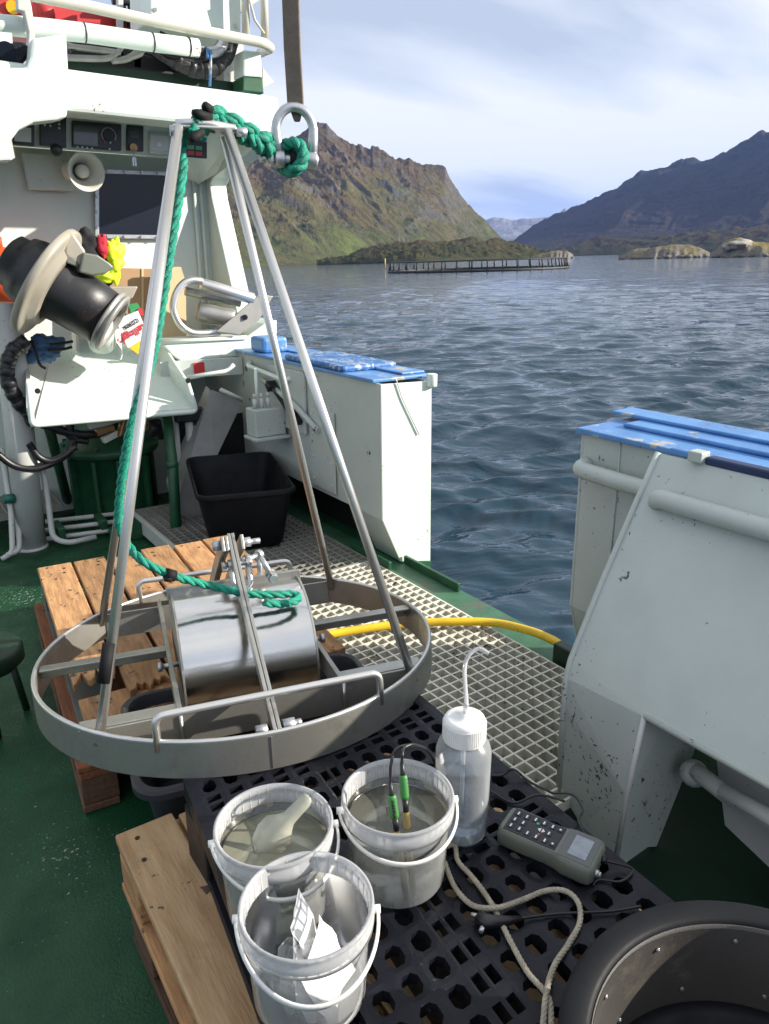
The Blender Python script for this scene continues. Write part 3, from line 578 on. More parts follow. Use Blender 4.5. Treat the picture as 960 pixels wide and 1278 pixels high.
lp = thing('lower_tube', 'grey painted tube on a low side panel under the guard plate', 'tube', (1.6, .5, .1))
part(MB().prism([on(888,900,x=1.62), on(905,1030,x=1.60), on(1010,1130,x=1.60), on(1010,960,x=1.62)], (.012,0,0)), 'panel', M['grey_white_paint'], lp)
part(MB().tube([on(868,962,x=1.52), on(905,990,x=1.50), on(1020,1055,x=1.45)], .022, 12), 'tube', M['old_white_paint'], lp)
part(MB().tube([on(905,990,x=1.50)+Vector((-.012,0,.012)), on(1020,1055,x=1.45)+Vector((-.012,0,.012))], .019, 12), 'clamp', M['grey_white_paint'], lp)
part(MB().ball(on(866,965,x=1.53), .035, 10, 8), 'joint', M['old_white_paint'], lp)

for y_ in (.62, -.1): part(MB().tube([(1.745,y_,.985), (1.58,y_,.725), (1.415,y_,.462)], .0045, 6), 'weld_seam', M['old_white_paint'], gp)
part(MB().tube([(1.888,1.4175,.96),(1.903,1.4175,.345)], .0035, 6), 'weld_seam', M['old_white_paint'], nb)
# ================================================================== pallets
mat('rusty_nail', (.05,.028,.018), .7, .3)
def board(parent, x0, x1, y0, y1, z0, z1, m, name='board', jag=None, seed=0):
    g = random.Random(seed); w_ = x1-x0; n = 6 if jag is None else 12
    near = [(x0+w_*i/n, y0+(g.uniform(-.05,.05)*jag if jag else 0)) for i in range(n+1)]
    poly = near+[(x1, y1), (x0, y1)]
    mb = MB().prism([(a, b, z0) for a, b in poly], (0, 0, z1-z0)); return part(mb, name, m, parent, .004)
def pallet(label, x0, y0, z0, m, mb_=None, group=None, w=.8, l=1.2, rot=0, trim={}, h=.155, lab='wooden pallet'):
    r = thing('wooden_pallet', label, lab, (x0, y0, z0), group); mb_ = mb_ or m
    zt = z0+h; t = .022
    off = [0, .138, .274, .41, .546, .678]; wd = [.128, .122, .124, .122, .122, .122]
    for k, (o, q) in enumerate(zip(off, wd)):
        a, b, jg = trim.get(k, (0, l-(.0, .012, .03, .0, .022, .008)[k], None)); board(r, x0+o*w/.8, x0+(o+q)*w/.8, y0+a, y0+b, zt-t+g_(.002), zt+g_(.002), m, 'board', jg, k+int(x0*100))
    for y_ in (0, l/2-.0725, l-.145): part(MB().box((x0+.004, y0+y_, zt-2*t-.001), (x0+w-.004, y0+y_+.145, zt-t-.001)), 'stringer', m, r, .003)
    for y_ in (.002, l/2-.0705, l-.143):
        for q, bw in ((.003, .1), (w/2-.0725, .145), (w-.103, .1)): part(MB().box((x0+q, y0+y_+.002, z0+t+.001), (x0+q+bw, y0+y_+.139, zt-2*t-.002)), 'block', mb_, r, .004)
    for q, bw in ((0, .1), (w/2-.0725, .145), (w-.1, .1)): part(MB().box((x0+q, y0-.001, z0), (x0+q+bw, y0+l+.001, z0+t)), 'skid', mb_, r, .003)
    mb = MB()
    for k, (o, q) in enumerate(zip(off, wd)):
        a, b, jg = trim.get(k, (0, l, None))
        for y_ in (l-.05, l-.10, l/2-.03, l/2+.03, .05, .10):
            if y_ > a+.08: p = Vector((x0+(o+q*random.choice((.25,.3,.7,.75)))*w/.8, y0+y_+g_(.012), zt+.0015)); mb.tube([p, p+Vector((0,0,.0018))], .0055, 6)
    part(mb, 'nails', M['rusty_nail'], r)
    if rot: r.rotation_euler.z = rot
    return r
def g_(a): return random.uniform(-a, a)
PG = 'wooden pallets stacked on the deck'
pallet('dark weathered pallet at the bottom of the stack under the ring frame', .285, 1.90, .003, M['red_wood'], M['dark_wood'], PG, rot=R(-5.5))
pallet('light wooden pallet with broken boards, on top of the stack under the ring frame', .318, 1.885, .161, M['wood'], M['teal_wood'], PG, trim={0:(.24,1.2,1.0),1:(.10,1.2,.5),2:(.02,1.17,.3)}, rot=R(-5.5))
pallet('lower wooden pallet under the black plastic pallet in front', .27, .20, .003, M['red_wood'], M['dark_wood'], PG)
pallet('pale stained pallet right under the black plastic pallet in front', .245, .215, .147, M['pale_wood'], M['wood'], PG, rot=R(-1.0))
# ================================================================== black plastic pallet (the work table)
TZ = .48
tp = thing('plastic_pallet', 'black perforated plastic pallet carrying the buckets and the meter', 'plastic pallet', (.64, .65, .302))
def perforated(parent):
    X0, X1, Y0, Y1 = -.30, .325, -1.23, 0.0                        # own axes, far edge at y = 0
    def W(x_, y_, z_):                                              # the pallet widens a little towards the viewer
        u = (x_-X0)/(X1-X0); yy = 1.262+y_
        return Vector(((.405+.135*y_)*(1-u)+(.965+.045*y_)*u, yy-.01*u, z_))
    px_, py_ = .0521, .0527; nx = 12; ny = round((Y1-Y0)/py_); mb = MB(); dz = .022
    sx = (X1-X0)/nx; sy = (Y1-Y0)/ny
    def cell(i, j):
        ox = X0+(i+.5)*sx; oy = Y0+(j+.5)*sy; a = sx/2; b = sy/2
        band_x = i in (5,); band_y = j in (6, 14, 21)
        sq = [(-a,-b),(0,-b),(a,-b),(a,0),(a,b),(0,b),(-a,b),(-a,0)]
        if band_x and band_y: 
            mb.add([W(ox+p, oy+q, TZ) for p, q in sq], [tuple(range(8))]); return
        holes = []
        if band_x: holes = [(-.013, 0, .0085, .015), (.013, 0, .0085, .015)]
        elif band_y: holes = [(0, -.013, .0155, .0085), (0, .013, .0155, .0085)]
        else: holes = [(0, 0, .0158, .0180)]
        if len(holes) == 1:
            hx, hy, rx, ry = holes[0]; c_ = .5
            oc = [(-rx*c_,-ry),(rx*c_,-ry),(rx,-ry*c_),(rx,ry*c_),(rx*c_,ry),(-rx*c_,ry),(-rx,ry*c_),(-rx,-ry*c_)]
            sq = [(-a*.5,-b),(a*.5,-b),(a,-b*.5),(a,b*.5),(a*.5,b),(-a*.5,b),(-a,b*.5),(-a,-b*.5)]
            n0 = [W(ox+p, oy+q, TZ) for p, q in sq]; n1 = [W(ox+p, oy+q, TZ-.0012) for p, q in oc]; n2 = [W(ox+p*.94, oy+q*.94, TZ-dz) for p, q in oc]
            cor = [W(ox+p, oy+q, TZ) for p, q in ((-a,-b),(a,-b),(a,b),(-a,b))]
            f = [(k, (k+1) % 8, 8+(k+1) % 8, 8+k) for k in range(8)]+[(8+k, 8+(k+1) % 8, 16+(k+1) % 8, 16+k) for k in range(8)]
            f += [(24, 0, 7), (25, 2, 1), (26, 4, 3), (27, 6, 5)]
            mb.add(n0+n1+n2+cor, f)
        else:
            for s_ in (0, 1):
                hx, hy, rx, ry = holes[s_]
                if band_x: lo, hi = ((-a,-b),(0,b)) if s_ == 0 else ((0,-b),(a,b))
                else: lo, hi = ((-a,-b),(a,0)) if s_ == 0 else ((-a,0),(a,b))
                q4 = [(lo[0],lo[1]),(hi[0],lo[1]),(hi[0],hi[1]),(lo[0],hi[1])]; h4 = [(hx-rx,hy-ry),(hx+rx,hy-ry),(hx+rx,hy+ry),(hx-rx,hy+ry)]
                vs = [W(ox+p, oy+q, TZ) for p, q in q4]+[W(ox+p, oy+q, TZ-.001) for p, q in h4]+[W(ox+p, oy+q, TZ-dz) for p, q in h4]
                mb.add(vs, [(k, (k+1) % 4, 4+(k+1) % 4, 4+k) for k in range(4)]+[(4+k, 4+(k+1) % 4, 8+(k+1) % 4, 8+k) for k in range(4)])
    for i in range(nx):
        for j in range(ny): cell(i, j)
    part(mb, 'perforated_top', M['black_plastic'], parent)
    e_ = .022
    rim = [W(X0-e_,Y0-e_,TZ-.001),W(X1+e_,Y0-e_,TZ-.001),W(X1+e_,Y1+e_,TZ-.001),W(X0-e_,Y1+e_,TZ-.001)]; inn = [W(X0,Y0,TZ),W(X1,Y0,TZ),W(X1,Y1,TZ),W(X0,Y1,TZ)]
    low = [p+Vector((0,0,-.045)) for p in rim]
    lo2 = [W(X0,Y0,TZ-.046),W(X1,Y0,TZ-.046),W(X1,Y1,TZ-.046),W(X0,Y1,TZ-.046)]
    mb = MB().add(rim+inn+low+lo2, [(k, (k+1) % 4, 4+(k+1) % 4, 4+k) for k in range(4)]+[(8+k, 8+(k+1) % 4, (k+1) % 4, k) for k in range(4)]+[(12+k, 12+(k+1) % 4, 8+(k+1) % 4, 8+k) for k in range(4)])
    part(mb, 'rim', M['black_plastic'], parent)
    mb = MB()
    for x_ in np.linspace(X0+.09, X1-.09, 5): mb.bar(W(x_,Y0,TZ-.04), W(x_,Y1,TZ-.04), .006, .03)
    part(mb, 'rib', M['black_plastic'], parent)
    for x_ in (X0+.02, 0.01, X1-.02):
        for y_ in (Y0+.03, (Y0+Y1)/2-.0, Y1-.05):
            p = W(x_, y_, .302); part(MB().bar(p, W(x_, y_, TZ-.045), .075, .11, (0,1,0)), 'foot', M['black_plastic'], parent, .006)
        part(MB().bar(W(x_,Y0,.313), W(x_,Y1,.313), .06, .018), 'skid', M['black_plastic'], parent, .003)
perforated(tp)

# ================================================================== ring frame of the grab
nrm = Vector((.017,.087,.996)).normalized(); RC = Vector((.712,1.706,.517)); RR = .523
e1 = Vector((1,0,-nrm.x/nrm.z)).normalized(); e2 = nrm.cross(e1)
fa = e1*cos(R(-15))+e2*sin(R(-15)); fbv = -e1*sin(R(-15))+e2*cos(R(-15))
def FL(a, b, h=0): return RC+fa*a+fbv*b+nrm*h
gf = thing('grab_sampler', 'stainless steel sediment grab in a round ring frame with four tall legs', 'grab sampler', tuple(FL(0,0,-.08)))
gf['at'] = tuple(FL(0,0,-.08))
RH = .08
mb = MB(); pr_ = []
for k in range(96):
    a = 2*pi*k/96; c_, s_ = cos(a), sin(a)
    pr_ += [FL(RR*c_,RR*s_,0), FL(RR*c_,RR*s_,-RH), FL((RR-.011)*c_,(RR-.011)*s_,-RH), FL((RR-.011)*c_,(RR-.011)*s_,0)]
fs = []
for k in range(96):
    l = (k+1) % 96
    for j in range(4): i2 = (j+1) % 4; fs.append((k*4+j, k*4+i2, l*4+i2, l*4+j))
mb.add(pr_, fs, True); ringo = part(mb, 'ring', M['dull_steel'], gf); ringo.modifiers.new('split', 'EDGE_SPLIT').split_angle = R(35)
part(MB().tube([FL((RR-.0055)*cos(2*pi*k/96), (RR-.0055)*sin(2*pi*k/96), .0015) for k in range(96)], .0055, 8, True), 'rim_bead', M['steel'], gf)
part(MB().bar(FL(-.02,-RR-.0005,-.004), FL(-.02,-RR-.0005,-.076), .002, .004, fa), 'weld_seam', M['dull_steel'], gf)
TOP = 1.27; AC = .018
s2 = (RR-.008)*.7071
lb = []
for sa in (-1, 1):
    for sb in (-1, 1):
        p0 = FL(sa*s2*1.0, sb*s2*1.0, .0); p1 = FL(AC+sa*.055, sb*.022, TOP)
        if sa < 0 and sb < 0: p1 = FL(AC+sa*.055, -.022, TOP+.005)
        o = part(MB().tube([p0-nrm*.03, p1], .0112, 14), 'leg', M['steel'], gf)
        if sa < 0 and sb < 0:
            d = (p1-p0).normalized(); part(MB().tube([p0+d*.105, p0+d*.19], .0135, 14), 'tape_wrap', M['black_tape'], o)
part(MB().tube(fillet([FL(AC-.06,-.022,TOP+.01), FL(AC-.0,-.022,TOP+.015), FL(AC+.075,-.01,TOP+.008)], .02), .010, 10), 'top_bar', M['steel'], gf)
part(MB().prism([FL(AC-.068,-.03,TOP+.002), FL(AC+.075,-.03,TOP+.002), FL(AC+.075,.03,TOP+.002), FL(AC-.068,.03,TOP+.002)], nrm*.006), 'top_plate', M['steel'], gf, .002)
part(MB().tube([FL(AC-.075,-.02,TOP-.005), FL(AC-.05,-.02,TOP-.005)], .012, 8), 'top_bolt', M['zinc'], gf)
part(MB().tube([FL(AC+.075,-.02,TOP+.0), FL(AC+.10,-.02,TOP+.0)], .010, 8), 'top_bolt', M['zinc'], gf)
def fbar(a0, b0, a1, b1, w_, h_, zt, name, m=M['dull_steel']): return part(MB().bar(FL(a0,b0,zt-h_/2), FL(a1,b1,zt-h_/2), w_, h_, nrm), name, m, gf, .0015)
YE = lambda b: math.sqrt(max(0, (RR-.012)**2-b*b))
for sgn in (-1, 1):
    fbar(sgn*.195,.04, sgn*YE(.04),.04, .034, .006, -.004, 'cross_bar'); fbar(sgn*.195,-.315, sgn*YE(-.315),-.315, .044, .006, -.003, 'cross_bar')
    fbar(sgn*.195,.06, sgn*YE(.06),.06, .005, .03, -.011, 'cross_bar_flange')
    fbar(sgn*.19,-.345, sgn*.19,YE(.19)*.9, .012, .055, -.001, 'side_bar')
    part(MB().tube([FL(sgn*.215,-.055,-.015), FL(sgn*.16,-.055,-.015)], .007, 8).tube([FL(sgn*.222,-.055,-.015), FL(sgn*.212,-.055,-.015)], .014, 6), 'pivot_bolt', M['zinc'], gf)
fbar(-YE(-.345),-.345, YE(-.345),-.345, .006, .078, -.0035, 'front_plate'); fbar(-YE(.37),.37, YE(.37),.37, .006, .078, -.0035, 'back_plate')
for sgn in (-1, 1): part(MB().tube([FL(sgn*.19,-.3505,-.006), FL(sgn*.19,-.3505,-.078)], .004, 6), 'weld_seam', M['zinc'], gf)
for b_ in (-RR+.007, RR-.03):
    s_ = -1 if b_ < 0 else 1; y_ = s_*math.sqrt((RR-.006)**2-.245**2)
    part(MB().tube(fillet([FL(-.245,y_,-.02), FL(-.245,y_,.058), FL(.245,y_,.058), FL(.245,y_,-.02)], .022, 6), .0085, 12), 'handle', M['steel'], gf)
# half cylinder bucket
def arc_shell(parent, r, a0, a1, b0, h0, t0, t1, th, name, m, n=40):
    mb = MB(); vs = []
    for k in range(n+1):
        t = t0+(t1-t0)*k/n
        for a in (a0, a1):
            for q in (r, r-th): vs.append(FL(a, b0+q*cos(t), h0+q*sin(t)))
    fs = []
    for k in range(n): o = k*4; p = o+4; fs += [(o,p,p+2,o+2),(o+1,o+3,p+3,p+1),(o,o+1,p+1,p),(o+2,p+2,p+3,o+3)]
    fs += [(0,2,3,1),(n*4,n*4+1,n*4+3,n*4+2)]
    mb.add(vs, fs, False); o = part(mb, name, m, parent); 
    for p_ in o.data.polygons: p_.use_smooth = True
    o.modifiers.new('split', 'EDGE_SPLIT').split_angle = R(35); return o
CR, CB, CH = .184, -.012, -.026
arc_shell(gf, CR, -.165, .165, CB, CH, pi*.62, pi*1.42, .004, 'bucket_shell', M['sheet_steel'])
arc_shell(gf, CR-.004, -.165, .165, CB, CH, pi*-.40, pi*.62, .004, 'bucket_shell', M['sheet_steel'])
for a in (-.1652, .1652):
    mb = MB(); poly = [FL(a, CB+(CR+.003)*cos(t), CH+(CR+.003)*sin(t)) for t in np.linspace(-pi*.45, pi*1.45, 48)]
    mb.prism(poly, fa*(.005 if a > 0 else -.005)); part(mb, 'bucket_end', M['dull_steel'], gf)
part(MB().bar(FL(-.178,CB+.01,CH+CR+.004), FL(.178,CB+.01,CH+CR+.004), .012, .03, nrm), 'bucket_flange', M['dull_steel'], gf, .002)
part(MB().bar(FL(-.178,CB+.035,CH+CR+.002), FL(.178,CB+.035,CH+CR+.002), .05, .004, nrm), 'bucket_flange', M['dull_steel'], gf, .001)
# lever arms
def strip(pts, a0, w_, th, name, m=M['dull_steel']):
    P = [Vector(p) for p in pts]; L_ = []; Rr_ = []
    for i, (b, h, _) in enumerate(P):
        q = P[min(i+1, len(P)-1)]-P[max(i-1, 0)]; d = math.hypot(q.x, q.y); nb_, nh = -q.y/d, q.x/d
        L_.append((b+nb_*w_/2, h+nh*w_/2)); Rr_.append((b-nb_*w_/2, h-nh*w_/2))
    poly = [FL(a0, b, h) for b, h in L_+Rr_[::-1]]; return part(MB().prism(poly, fa*th), name, m, gf, .0015)
for k, a_ in enumerate((-.0105, -.0005)):
    strip([(-.485,-.02,0),(-.40,.03,0),(-.24,.12,0),(-.12,.195,0),(-.03,.262,0),(.005,.292,0)], a_, .032, .0085, 'lever_arm')
for k, a_ in enumerate((-.03, -.020, .020)):
    strip([(.46,-.02,0),(.36,.05,0),(.20,.15,0),(.06,.235,0),(-.035,.285,0)], a_, .040, .008, 'lever_arm')
part(MB().tube([FL(-.045,-.475,-.012), FL(-.02,-.475,-.012)], .013, 6), 'bolt_head', M['zinc'], gf); part(MB().tube([FL(.014,-.475,-.012), FL(.04,-.475,-.012)], .015, 6).tube([FL(.04,-.475,-.012), FL(.055,-.475,-.012)], .008, 8), 'bolt_nut', M['zinc'], gf)
part(MB().tube([FL(-.05,.0,.272), FL(-.03,.0,.272)], .014, 6), 'bolt_head', M['zinc'], gf); part(MB().tube([FL(.028,.0,.272), FL(.05,.0,.272)], .014, 6).tube([FL(.05,.0,.272), FL(.075,.0,.272)], .008, 8), 'bolt_nut', M['zinc'], gf)
# shackles joining the rope to the arm
def shackle(name, label, c, ax, up, s, r, m, grp=None, cat='shackle', parent=None):
    c = Vector(c); ax = Vector(ax).normalized(); up = Vector(up); up = (up-ax*up.dot(ax)).normalized()
    t = thing(name, label, cat, tuple(c), grp)
    P = [c+ax*-s*.5, c+ax*-s*.5+up*s*.75]+[c+ax*s*.5*-cos(q)+up*(s*.95+s*.52*sin(q)) for q in np.linspace(0, pi, 12)]+[c+ax*s*.5+up*s*.75, c+ax*s*.5]
    part(MB().tube(P, r, 10), 'bow', m, t)
    for k in (-1, 1): part(MB().tube([c+ax*k*s*.36, c+ax*k*s*.66], r*1.9, 12), 'eye', m, t, r*.2)
    part(MB().tube([c-ax*s*.80, c+ax*s*.72], r*.95, 10).tube([c-ax*s*1.0, c-ax*s*.74], r*1.5, 8), 'pin', m, t); return t
SG = 'small shackles on the grab lever'
shackle('small_shackle', 'small bright shackle hanging beside the lever pivot, upper one', FL(.012,-.03,.225), fa, -nrm+fbv*-.4, .046, .0075, M['zinc'], SG)
shackle('small_shackle', 'small bright shackle behind the lever, farthest right of the pivot', FL(.055,.01,.225), fa*.8+fbv*.6, -nrm, .046, .0075, M['zinc'], SG)
shackle('small_shackle', 'small bright shackle that clasps the green rope eye on the steel drum', FL(.085,-.075,.195), fbv, nrm*.7-fa*.3, .036, .007, M['zinc'], SG)
# ================================================================== green rope and lifting gear
AP = FL(AC, 0, TOP)
gr = thing('green_rope', 'green twisted rope running down the left leg from the top to the steel drum', 'rope', tuple(AP))
lg0 = FL(-s2,-s2,0); lg1 = FL(AC-.055,-.022,TOP)
def beside(t, off): return lg0.lerp(lg1, t)+off
side = RT*.028; back = FH*.025
dn = [AP+Vector((-.03,.0,.02)), FL(AC-.045,.03,TOP-.03), beside(.93, RT*.016+back), beside(.85, RT*.014+back), beside(.72, RT*.009+back*1.2), beside(.60, RT*.0+back*1.5), beside(.48, RT*-.030+back*1.8)]
eye = FL(.105,-.085,.215)
p_mid = [on(148,640,y=1.72), on(158,676,y=1.72), on(178,700,y=1.66), on(215,718,y=1.63), on(262,731,y=1.62)]
loop = [on(310,741,y=1.58), on(345,742,y=1.56), on(369,742,y=1.55), on(371,749,y=1.52), on(352,754,y=1.50), on(330,752,y=1.50)]
path = spline(dn+p_mid+loop, 8)
part(MB().rope(path, .0110, 3, .085, 8), 'strands', M['green_rope'], gr)
part(MB().tube([on(207,716,y=1.628), on(218,719,y=1.628)], .0145, 10).tube([on(206,722,y=1.622), on(214,723,y=1.62)], .008, 8), 'tape_wrap', M['black_tape'], gr)
# spliced sling from the frame top to the big shackle
sg = thing('rope_sling', 'thick braided green rope sling from the frame top to the big shackle', 'rope', tuple(AP))
DY = AP.y
SP = spline([on(243,166,y=DY), on(256,152,y=DY), on(275,149,y=DY), on(300,163,y=DY), on(325,177,y=DY), on(342,187,y=DY)+FH*.03, on(356,196,y=DY)+FH*.03], 14)
P_, T_ = resample(SP, .004); nb_ = len(P_)
for q in range(3):
    pts = []
    for i, (p, t) in enumerate(zip(P_, T_)):
        ph = 2*pi*(i*.004/.13)+q*2*pi/3; u = Vector((0,0,1)); u = (u-t*u.dot(t)).normalized(); b = t.cross(u)
        pts.append(p+u*(.0145*sin(ph))+b*(.009*sin(2*ph)))
    part(MB().rope(pts, .0155, 3, .075, 7, .56), 'strand', M['green_rope'], sg)
lp_ = spline([on(344,186,y=DY)+FH*.03, on(360,180,y=DY)+FH*.0, on(373,182,y=DY)-FH*.03, on(380,192,y=DY)-FH*.04, on(379,206,y=DY)-FH*.04, on(369,214,y=DY)-FH*.03, on(357,212,y=DY)+FH*.02, on(346,203,y=DY)+FH*.05], 10)
part(MB().rope(lp_, .0165, 3, .07, 8), 'eye_splice', M['green_rope'], sg)
for (a, b) in (((238,158),(252,170)), ((243,147),(262,158)), ((240,165),(258,160))):
    part(MB().rope([on(*a,y=DY-.02), on(*b,y=DY-.01)], .013, 3, .05, 7), 'strand', M['green_rope'], sg)
for (a, b) in (((240,140),(262,147)), ((253,130),(262,137)), ((236,175),(252,165))):
    part(MB().tube([on(*a,y=DY-.03), on(*a,y=DY-.03).lerp(on(*b,y=DY-.03),.3), on(*b,y=DY-.02)], [.006,.0105,.0115], 10), 'taped_end', M['black_tape'], sg)
hk = on(369,196,y=DY)
bs = thing('bow_shackle', 'large galvanized bow shackle hanging from the brown lifting sling', 'shackle', tuple(hk))
sc = (on(394,190,y=DY)-on(345,190,y=DY)).length
ax = (RT*.97+FH*.24).normalized(); cc = on(370,200,y=DY)-FH*.012; ht = (on(369,200,y=DY)-on(369,130,y=DY)).length
P = [cc-ax*sc*.36+Vector((0,0,-.012)), cc-ax*sc*.40+Vector((0,0,ht*.35))]+[cc+ax*sc*.42*-cos(q)+Vector((0,0,ht*.48+ht*.45*sin(q))) for q in np.linspace(.15, pi-.15, 14)]+[cc+ax*sc*.40+Vector((0,0,ht*.35)), cc+ax*sc*.36+Vector((0,0,-.012))]
rr_ = [.0125]*2+[.0115]*14+[.0125]*2
part(MB().tube(P, rr_, 14), 'bow', M['zinc'], bs)
for k in (-1, 1): part(MB().tube([cc+ax*k*sc*.25, cc+ax*k*sc*.47], .021, 14), 'eye', M['zinc'], bs, .003)
part(MB().tube([cc-ax*sc*.62, cc+ax*sc*.50], .0115, 12), 'pin', M['zinc'], bs)
part(MB().tube([cc-ax*sc*.58, cc-ax*sc*.50], .019, 6).tube([cc-ax*sc*.80, cc-ax*sc*.66], .011, 10), 'nut', M['zinc'], bs, .002)
part(MB().tube([cc-ax*sc*.14, cc+ax*sc*.20], .020, 14), 'tape_wrap', M['black_tape'], bs)
top_ = on(362,-30,y=DY); sw = RT*.0205
mb = MB(); q0 = on(371,152,y=DY); st = [top_, on(365,60,y=DY), on(369,128,y=DY), q0]
wd = [1.0,1.0,1.0,.35]
vs = []
for p, w_ in zip(st, wd): vs += [p-sw*w_+FH*.006, p+sw*w_+FH*.006, p+sw*w_-FH*.006, p-sw*w_-FH*.006]
mb.add(vs, [(k*4+j, k*4+(j+1) % 4, k*4+4+(j+1) % 4, k*4+4+j) for k in range(3) for j in range(4)]+[(12,13,14,15),(3,2,1,0)])
rt_ = top_+Vector((0,0,1.2)); mb.tube([top_, rt_], .012, 6)
solo(mb, 'lifting_sling', M['sling_web'], 'brown webbing lifting sling hanging in front of the sky', 'sling', bevel=.003)

# ================================================================== tubs and bins
def tub(label, c, w, l, h, z0, m, rot=0, taper=.86, rim=.022, name='storage_tub', cat='tub', wall=.004, rad=.06):
    t = thing(name, label, cat, (c[0], c[1], z0))
    def ring(kx, ky, z, rr, n=6):
        P = []
        for sx, sy, a0 in ((1,1,0),(-1,1,pi/2),(-1,-1,pi),(1,-1,1.5*pi)):
            for k in range(n+1):
                a = a0+pi/2*k/n; x_ = sx*(kx/2-rr)+rr*cos(a); y_ = sy*(ky/2-rr)+rr*sin(a); P.append(Vector((c[0]+x_*cos(rot)-y_*sin(rot), c[1]+x_*sin(rot)+y_*cos(rot), z)))
        return P
    B = [ring(w*taper-.03,l*taper-.03,z0,rad*.8), ring(w*taper,l*taper,z0+.02,rad), ring(w*.985,l*.985,z0+h-.03,rad), ring(w+rim,l+rim,z0+h-.030,rad), ring(w+2*rim,l+2*rim,z0+h-.022,rad+.01), ring(w+2*rim,l+2*rim,z0+h-.006,rad+.01), ring(w+1.3*rim,l+1.3*rim,z0+h,rad), ring(w+.2*rim,l+.2*rim,z0+h,rad), ring(w-.006,l-.006,z0+h-.01,rad), ring(w*taper-.01,l*taper-.01,z0+.02,rad), ring(w*taper-.05,l*taper-.05,z0+.008,rad*.8)]
    n = len(B[0]); vs = [p for r_ in B for p in r_]; fs = [(i*n+k, i*n+(k+1) % n, (i+1)*n+(k+1) % n, (i+1)*n+k) for i in range(len(B)-1) for k in range(n)]
    fs += [tuple(range(n-1,-1,-1)), tuple((len(B)-1)*n+k for k in range(n))]
    o = part(MB().add(vs, fs, True), 'shell', m, t); o.modifiers.new('split', 'EDGE_SPLIT').split_angle = R(38); return t
tub('black plastic fish bin standing on the far grating', (1.535,3.56), .46, .78, .33, .104, M['black_tub'], R(-17), .80, .014, 'fish_bin', 'fish bin')
tub('dark grey rounded tub wedged between the pallets under the ring frame', (.72,1.62), .66, .42, .30, .03, M['dark_grey_tub'], R(-12), .88, .022)
# big black sieve tub at the lower right
tb_ = thing('sieve_tub', 'round black tub with a dark mesh lining, cut off at the lower right', 'tub', (.69,.197,.482))
c_ = (.69,.197,.484)
part(MB().lathe([(.215,0),(.235,.004),(.245,.12),(.250,.142),(.259,.149),(.259,.156),(.253,.160),(.228,.160),(.222,.155),(.222,.148)], c_, 96), 'shell', M['black_tub'], tb_)
part(MB().lathe([(.219,.148),(.214,.02)], c_, 96), 'mesh_lining', M['inner_sieve'], tb_)
part(MB().lathe([(.2145,.020),(.205,.024),(.19,.018),(.185,.004),(0,.003)], c_, 96), 'bottom', M['black_tub'], tb_)
for a in range(0, 360, 30):
    for z_ in (.130, .045):
        a_ = R(a+17 if z_ > .1 else a+4); r_ = .2175 if z_ > .1 else .2150
        p = Vector((c_[0]+r_*cos(a_), c_[1]+r_*sin(a_), c_[2]+z_)); d = Vector((-cos(a_),-sin(a_),0)); part(MB().tube([p, p+d*.0015], .0035, 8).tube([p+d*.0015, p+d*.0025], .0018, 6), 'rivet', M['zinc'], tb_)
mb = MB().lathe([(.2212,.1525),(.2212,.1545),(.2200,.1545),(.2192,.14)], c_, 96); part(mb, 'lining_edge', M['inner_sieve'], tb_)
# ================================================================== hose
hp = spline([on(395,795,z=.14), on(440,787,z=.135), on(500,779,z=.13), on(560,776,z=.13), on(615,777,z=.125), on(660,787,z=.13), on(690,799,z=.14), on(708,812,z=.125), on(722,826,z=.08), on(728,840,z=-.1)], 10)
solo(MB().tube(hp, .0165, 14), 'water_hose', M['yellow_hose'], 'yellow hose lying across the grating and over the side', 'hose')

